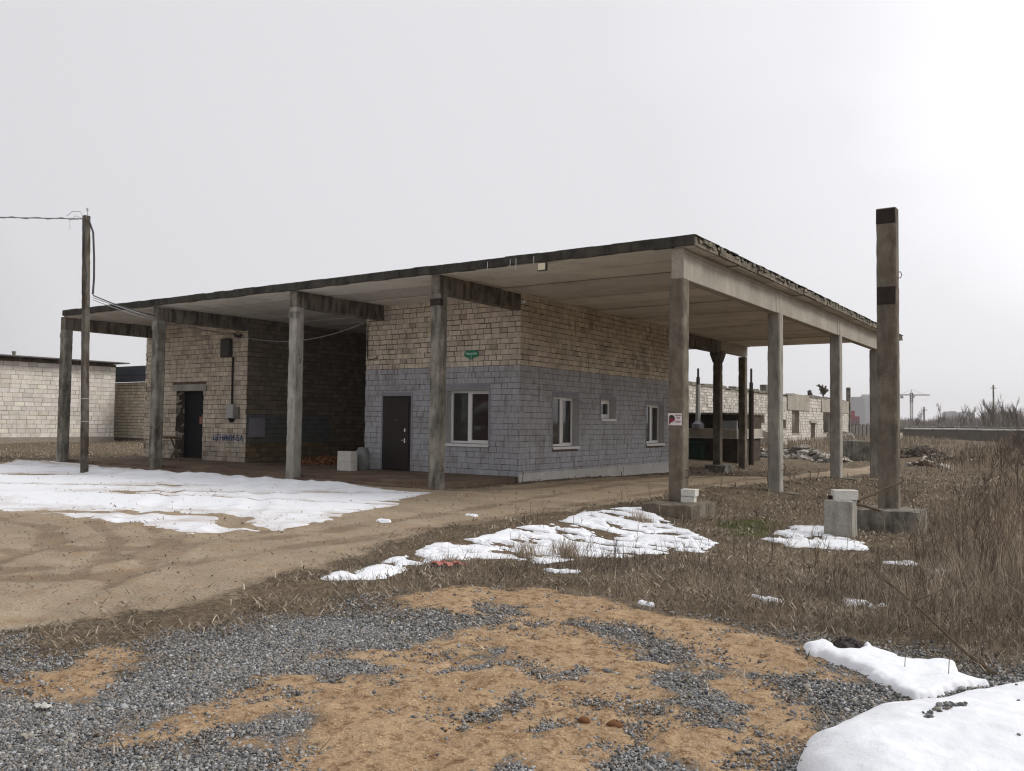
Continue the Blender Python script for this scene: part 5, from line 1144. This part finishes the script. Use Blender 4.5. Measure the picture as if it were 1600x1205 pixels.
def tree(name, loc, variant, scale, label, cat, group=None, args=None):
    o = empty(name, loc, label, cat, group)
    if variant not in _tm:
        tr, cr_ = tree_mesh(variant, **args); a = tr.build('trunk', M['bark']); b = cr_.build('crown', M['bark']); _tm[variant] = (a.data, b.data); bpy.data.objects.remove(a); bpy.data.objects.remove(b)
    for nm, me in zip(('trunk', 'crown'), _tm[variant]):
        c = bpy.data.objects.new(nm, me); COL.objects.link(c); c.parent = o; c.scale = (scale,)*3; c.rotation_euler.z = random.uniform(0, 6)
    return o
def at_px(px, dist):
    dv = F_+R2*((px-800)/1331.4); return (CAM[0]+dv[0]*dist, CAM[1]+dv[1]*dist)
A_ = dict(h_=5, spread=.34, depth=3, nb=6, r0=.05, up=1.0, tw=.010)
for i, (px, dst, s, v, lab) in enumerate(((1541, 110, .95, 1, 'slim bare tree above the fence left of the right frame edge'), (1556, 118, 1.15, 2, 'tall thin bare sapling, third from the right frame edge'), (1575, 112, 1.1, 3, 'tall thin bare sapling, second from the right frame edge'), (1592, 108, 1.1, 1, 'tall thin bare sapling nearest the right frame edge'),
    (1500, 150, 1.0, 4, 'thin bare tree in front of the first pair of far apartment blocks'), (1512, 160, 1.15, 2, 'bare tree at the right side of the first pair of far apartment blocks'), (1432, 170, 1.0, 3, 'low bare tree beside the crane mast'), (1470, 160, 1.1, 4, 'low bare tree between the crane and the apartment blocks'))):
    x, y = at_px(px, dst); tree('bare_tree', (x, y, 0), v, s, lab, 'tree', 'bare trees behind the fence', A_)
Bq = dict(h_=1.9, spread=.55, depth=4, nb=4, r0=.022, up=.7, tw=.004)
for i, (px, dst, s, v, lab) in enumerate(((1588, 21, .95, 11, 'dark leafless shrub at the right frame edge'), (1520, 15.5, .55, 12, 'dark leafless bush alone in the tall pale weeds'), (1560, 27, .9, 13, 'leafless shrub left of the shrub at the right frame edge'), (1625, 17, .9, 12, 'leafless shrub just beyond the right frame edge'))):
    x, y = at_px(px, dst); tree('leafless_shrub', (x, y, hz(x, y)), v, s, lab, 'shrub', 'leafless shrubs in the weeds', Bq)
tree('roof_tree', (-15.3, 70.4, 4.0), 21, 1.0, 'bushy little tree growing on top of the ruined wall', 'tree', None, dict(h_=1.5, spread=.8, depth=4, nb=6, r0=.05, up=.9, tw=.03))
tree('roof_sapling', (-15.3, 65.5, 4.0), 22, .55, 'tiny round bush on the ruined wall top left of the bushy little tree', 'bush', None, dict(h_=1.5, spread=.8, depth=4, nb=6, r0=.04, up=.5, tw=.03))
# far belt of bare woodland: one mass of twigs
def belt():
    parts = []; r = np.random.RandomState(77)
    for d0, d1, pa, pb, hh, n in ((230, 330, 1380, 1700, 3.8, 10000), (150, 200, 1440, 1700, 2.2, 4500), (260, 380, 780, 1420, 2.0, 3000), (120, 150, 1540, 1750, 3.6, 4000), (240, 330, -120, 120, 2.2, 1500)):
        px = r.uniform(pa, pb, n); ds = r.uniform(d0, d1, n); u = (px-800)/1331.4
        x = CAM[0]+(F_[0]+R2[0]*u)*ds; y = CAM[1]+(F_[1]+R2[1]*u)*ds; k = fbm(px*.022, ds*.01, 3)+.5; h = hh*(.55+1.1*k)*r.uniform(.5, 1.1, n)
        z0 = np.where(r.rand(n) < .5, 0, h*.35)
        parts.append(blades(x, y, z0, h-z0*.6, ds*.00055*r.uniform(.8, 1.6, n), r.uniform(0, .5, n), r.uniform(0, 2*PI, n), np.array([(.22, .195, .18)])*r.uniform(.7, 1.5, (n, 1)), .1))
    V, F, C = join(parts); tag(link('far_woodland', np_mesh('far_woodland', V, F, C), M['blade']), kind='stuff')
belt()
# weeds along the ruin and at the feet of the far-left wall
def tufts():
    r = np.random.RandomState(5); parts = []
    n = 9000; x = r.uniform(-14.9, -5, n); y = r.uniform(44, 84, n); k = fbm(x*.4, y*.4, 3) > -.05; x, y = x[k], y[k]; n = len(x)
    parts.append(blades(x, y, hground(x, y), r.uniform(.15, .7, n), np.full(n, .035), r.uniform(0, .6, n), r.uniform(0, 6.28, n), DRY[r.randint(0, 6, n)]*r.uniform(.9, 1.6, (n, 1))))
    n = 9000; x = r.uniform(-45.3, -23, n); y = r.uniform(-6, 17, n); k = (fbm(x*.5, y*.5, 3) > -.12) & (sdf(SNOW_YARD, x, y) < -.2); x, y = x[k], y[k]; n = len(x)
    parts.append(blades(x, y, hground(x, y), r.uniform(.02, .12, n), np.full(n, .02), r.uniform(.2, .9, n), r.uniform(0, 6.28, n), DRY[r.randint(0, 6, n)]*r.uniform(.9, 1.5, (n, 1))))
    V, F, C = join(parts); tag(link('dry_grass', np_mesh('dry_grass', V, F, C), M['blade']), kind='stuff')
tufts()

# ------------------------------------------------------------------ near litter
mb = MB(); mb.ring([(5.80, -8.76, .015), (5.62, -8.50, .05), (5.38, -8.06, .12), (5.15, -7.68, .20), (4.80, -6.95, .24), (4.47, -6.26, .30)], [.013, .012, .010, .008, .006, .003], 6)
mb.ring([(5.15, -7.68, .20), (5.26, -7.62, .25), (5.34, -7.50, .29)], [.007, .006, .004], 5); mb.ring([(4.95, -7.27, .22), (4.86, -7.26, .27), (4.8, -7.2, .30)], [.005, .004, .002], 5)
tag(mb.build('branch', M['wood']), 'long bare fallen branch lying from the weeds down onto the gravel', 'branch')
pile('earth_clod', 4.90, -8.66, .10, .075, .07, 110, M['rubble'], 'black crumbly earth clod at the back edge of the snow slab', 'clod', [(.18, .17, .19), (.25, .23, .24)], .012, .03, 70, .7)
for (x, y, h_, lab) in ((5.33, -9.08, .14, 'short dry stalk poking through the middle of the snow slab'), (5.58, -9.10, .17, 'taller dry stalk poking through the right end of the snow slab'), (4.70, -8.64, .07, 'tiny dry stalk at the left tip of the snow slab')):
    mb = MB(); mb.ring([(x, y, .02), (x+.006, y, .05+h_*.5), (x+.012, y, .06+h_)], [.0028, .0022, .0012], 5); tag(mb.build('dry_stalk', M['bark']), lab, 'stalk', 'stalks in the snow slab')
def scrap(name, x, y, s, mat, label, cat, seed):
    r = random.Random(seed); mb = MB(); n = 5
    for i in range(n+1):
        for j in range(4): mb.v.append([x+s*(i/n-.5)+r.uniform(-.08, .08)*s, y+s*.5*(j/3-.5)+r.uniform(-.08, .08)*s, hz(x, y)+.02+r.uniform(0, .22)*s])
    for i in range(n):
        for j in range(3): a = i*4+j; mb.face((a, a+4, a+5, a+1))
    o = tag(mb.build(name, mat), label, cat); md = o.modifiers.new('thick', 'SOLIDIFY'); md.thickness = .003; return o
scrap('paper_scrap', 1.72, -12.57, .10, M['plinth'], 'crumpled pale paper scrap on the gravel in the lower left corner', 'litter', 1)
scrap('paper_scrap', 2.09, -12.84, .07, M['beam'], 'flat pale scrap on the gravel nearest the lower left corner', 'litter', 2)
scrap('plastic_scrap', .60, -7.85, .22, M['pink'], 'left pink plastic scrap at the near edge of the long snow strip', 'litter', 3)
scrap('plastic_scrap', .70, -7.68, .16, M['pink'], 'right smaller pink plastic scrap at the near edge of the long snow strip', 'litter', 4)
for i, (x, y, s, lab) in enumerate(((4.12, -11.02, .035, 'brown clay lump in the middle of the sand, left of its pair'), (4.28, -10.98, .045, 'brown stone in the sand, right of its pair'))):
    mb = MB()
    for a in range(7):
        for k in range(9):
            th = PI*a/6; ph = 2*PI*k/9; q = s*(1+.15*math.sin(3*ph+a)); mb.v.append([x+q*math.sin(th)*math.cos(ph), y+q*.8*math.sin(th)*math.sin(ph), hz(x, y)+.012+q*.55*math.cos(th)])
    for a in range(6):
        for k in range(9): p = a*9+k; c = a*9+(k+1) % 9; mb.face((p, p+9, c+9, c))
    tag(mb.build('clay_lump', M['dirtpile'], smooth=True), lab, 'stone')

# ------------------------------------------------------------------ what the front window looks out on, behind the viewer
SH = empty('red_hut', (-28, -27, 0), 'long dark red cladded hut across the yard behind the viewer, mirrored in the front window', 'hut')
mb = MB(); mb.box(-30.6, -18, -32, -27, 0, 4.6); mb.build('wall', M['hutred'], SH); mb = MB(); mb.box(-31, -17.5, -32.5, -26.5, 4.602, 4.8); mb.build('roof', M['roofdark'], SH)
mb = MB(); mb.ring([(-33, -25.6, .5), (-27.6, -24.8, 2.7)], .24, 8); mb.ring([(-33, -25.2, .1), (-28, -24.4, 1.1)], .16, 8); tag(mb.build('leaning_pipe', M['plinth']), 'pale thick pipes leaning in front of the red hut behind the viewer', 'pipe')
for i, (x, y) in enumerate(((-31.6, -26), (-34, -30), (-32.5, -31))): tree('bare_tree', (x, y, 0), (1, 2, 3)[i], 1.2, ('bare tree behind the viewer nearest the red hut', 'bare tree behind the viewer farthest from the red hut', 'bare tree behind the viewer at the back of the red hut')[i], 'tree', 'bare trees behind the viewer', A_)

# ------------------------------------------------------------------ air
HZ = MB(); HZ.box(-1500, 1500, -120, 2200, -3, 75); hm = bpy.data.materials.new('haze_air'); hm.use_nodes = True; t = hm.node_tree; t.nodes.clear()
o_ = t.nodes.new('ShaderNodeOutputMaterial'); v_ = t.nodes.new('ShaderNodeVolumePrincipled'); v_.inputs['Density'].default_value = .00026; v_.inputs['Color'].default_value = (.97, .97, .985, 1); t.links.new(v_.outputs[0], o_.inputs['Volume'])
tag(HZ.build('haze', hm), kind='stuff')
scn.cycles.volume_max_steps = 64; scn.cycles.volume_bounces = 1
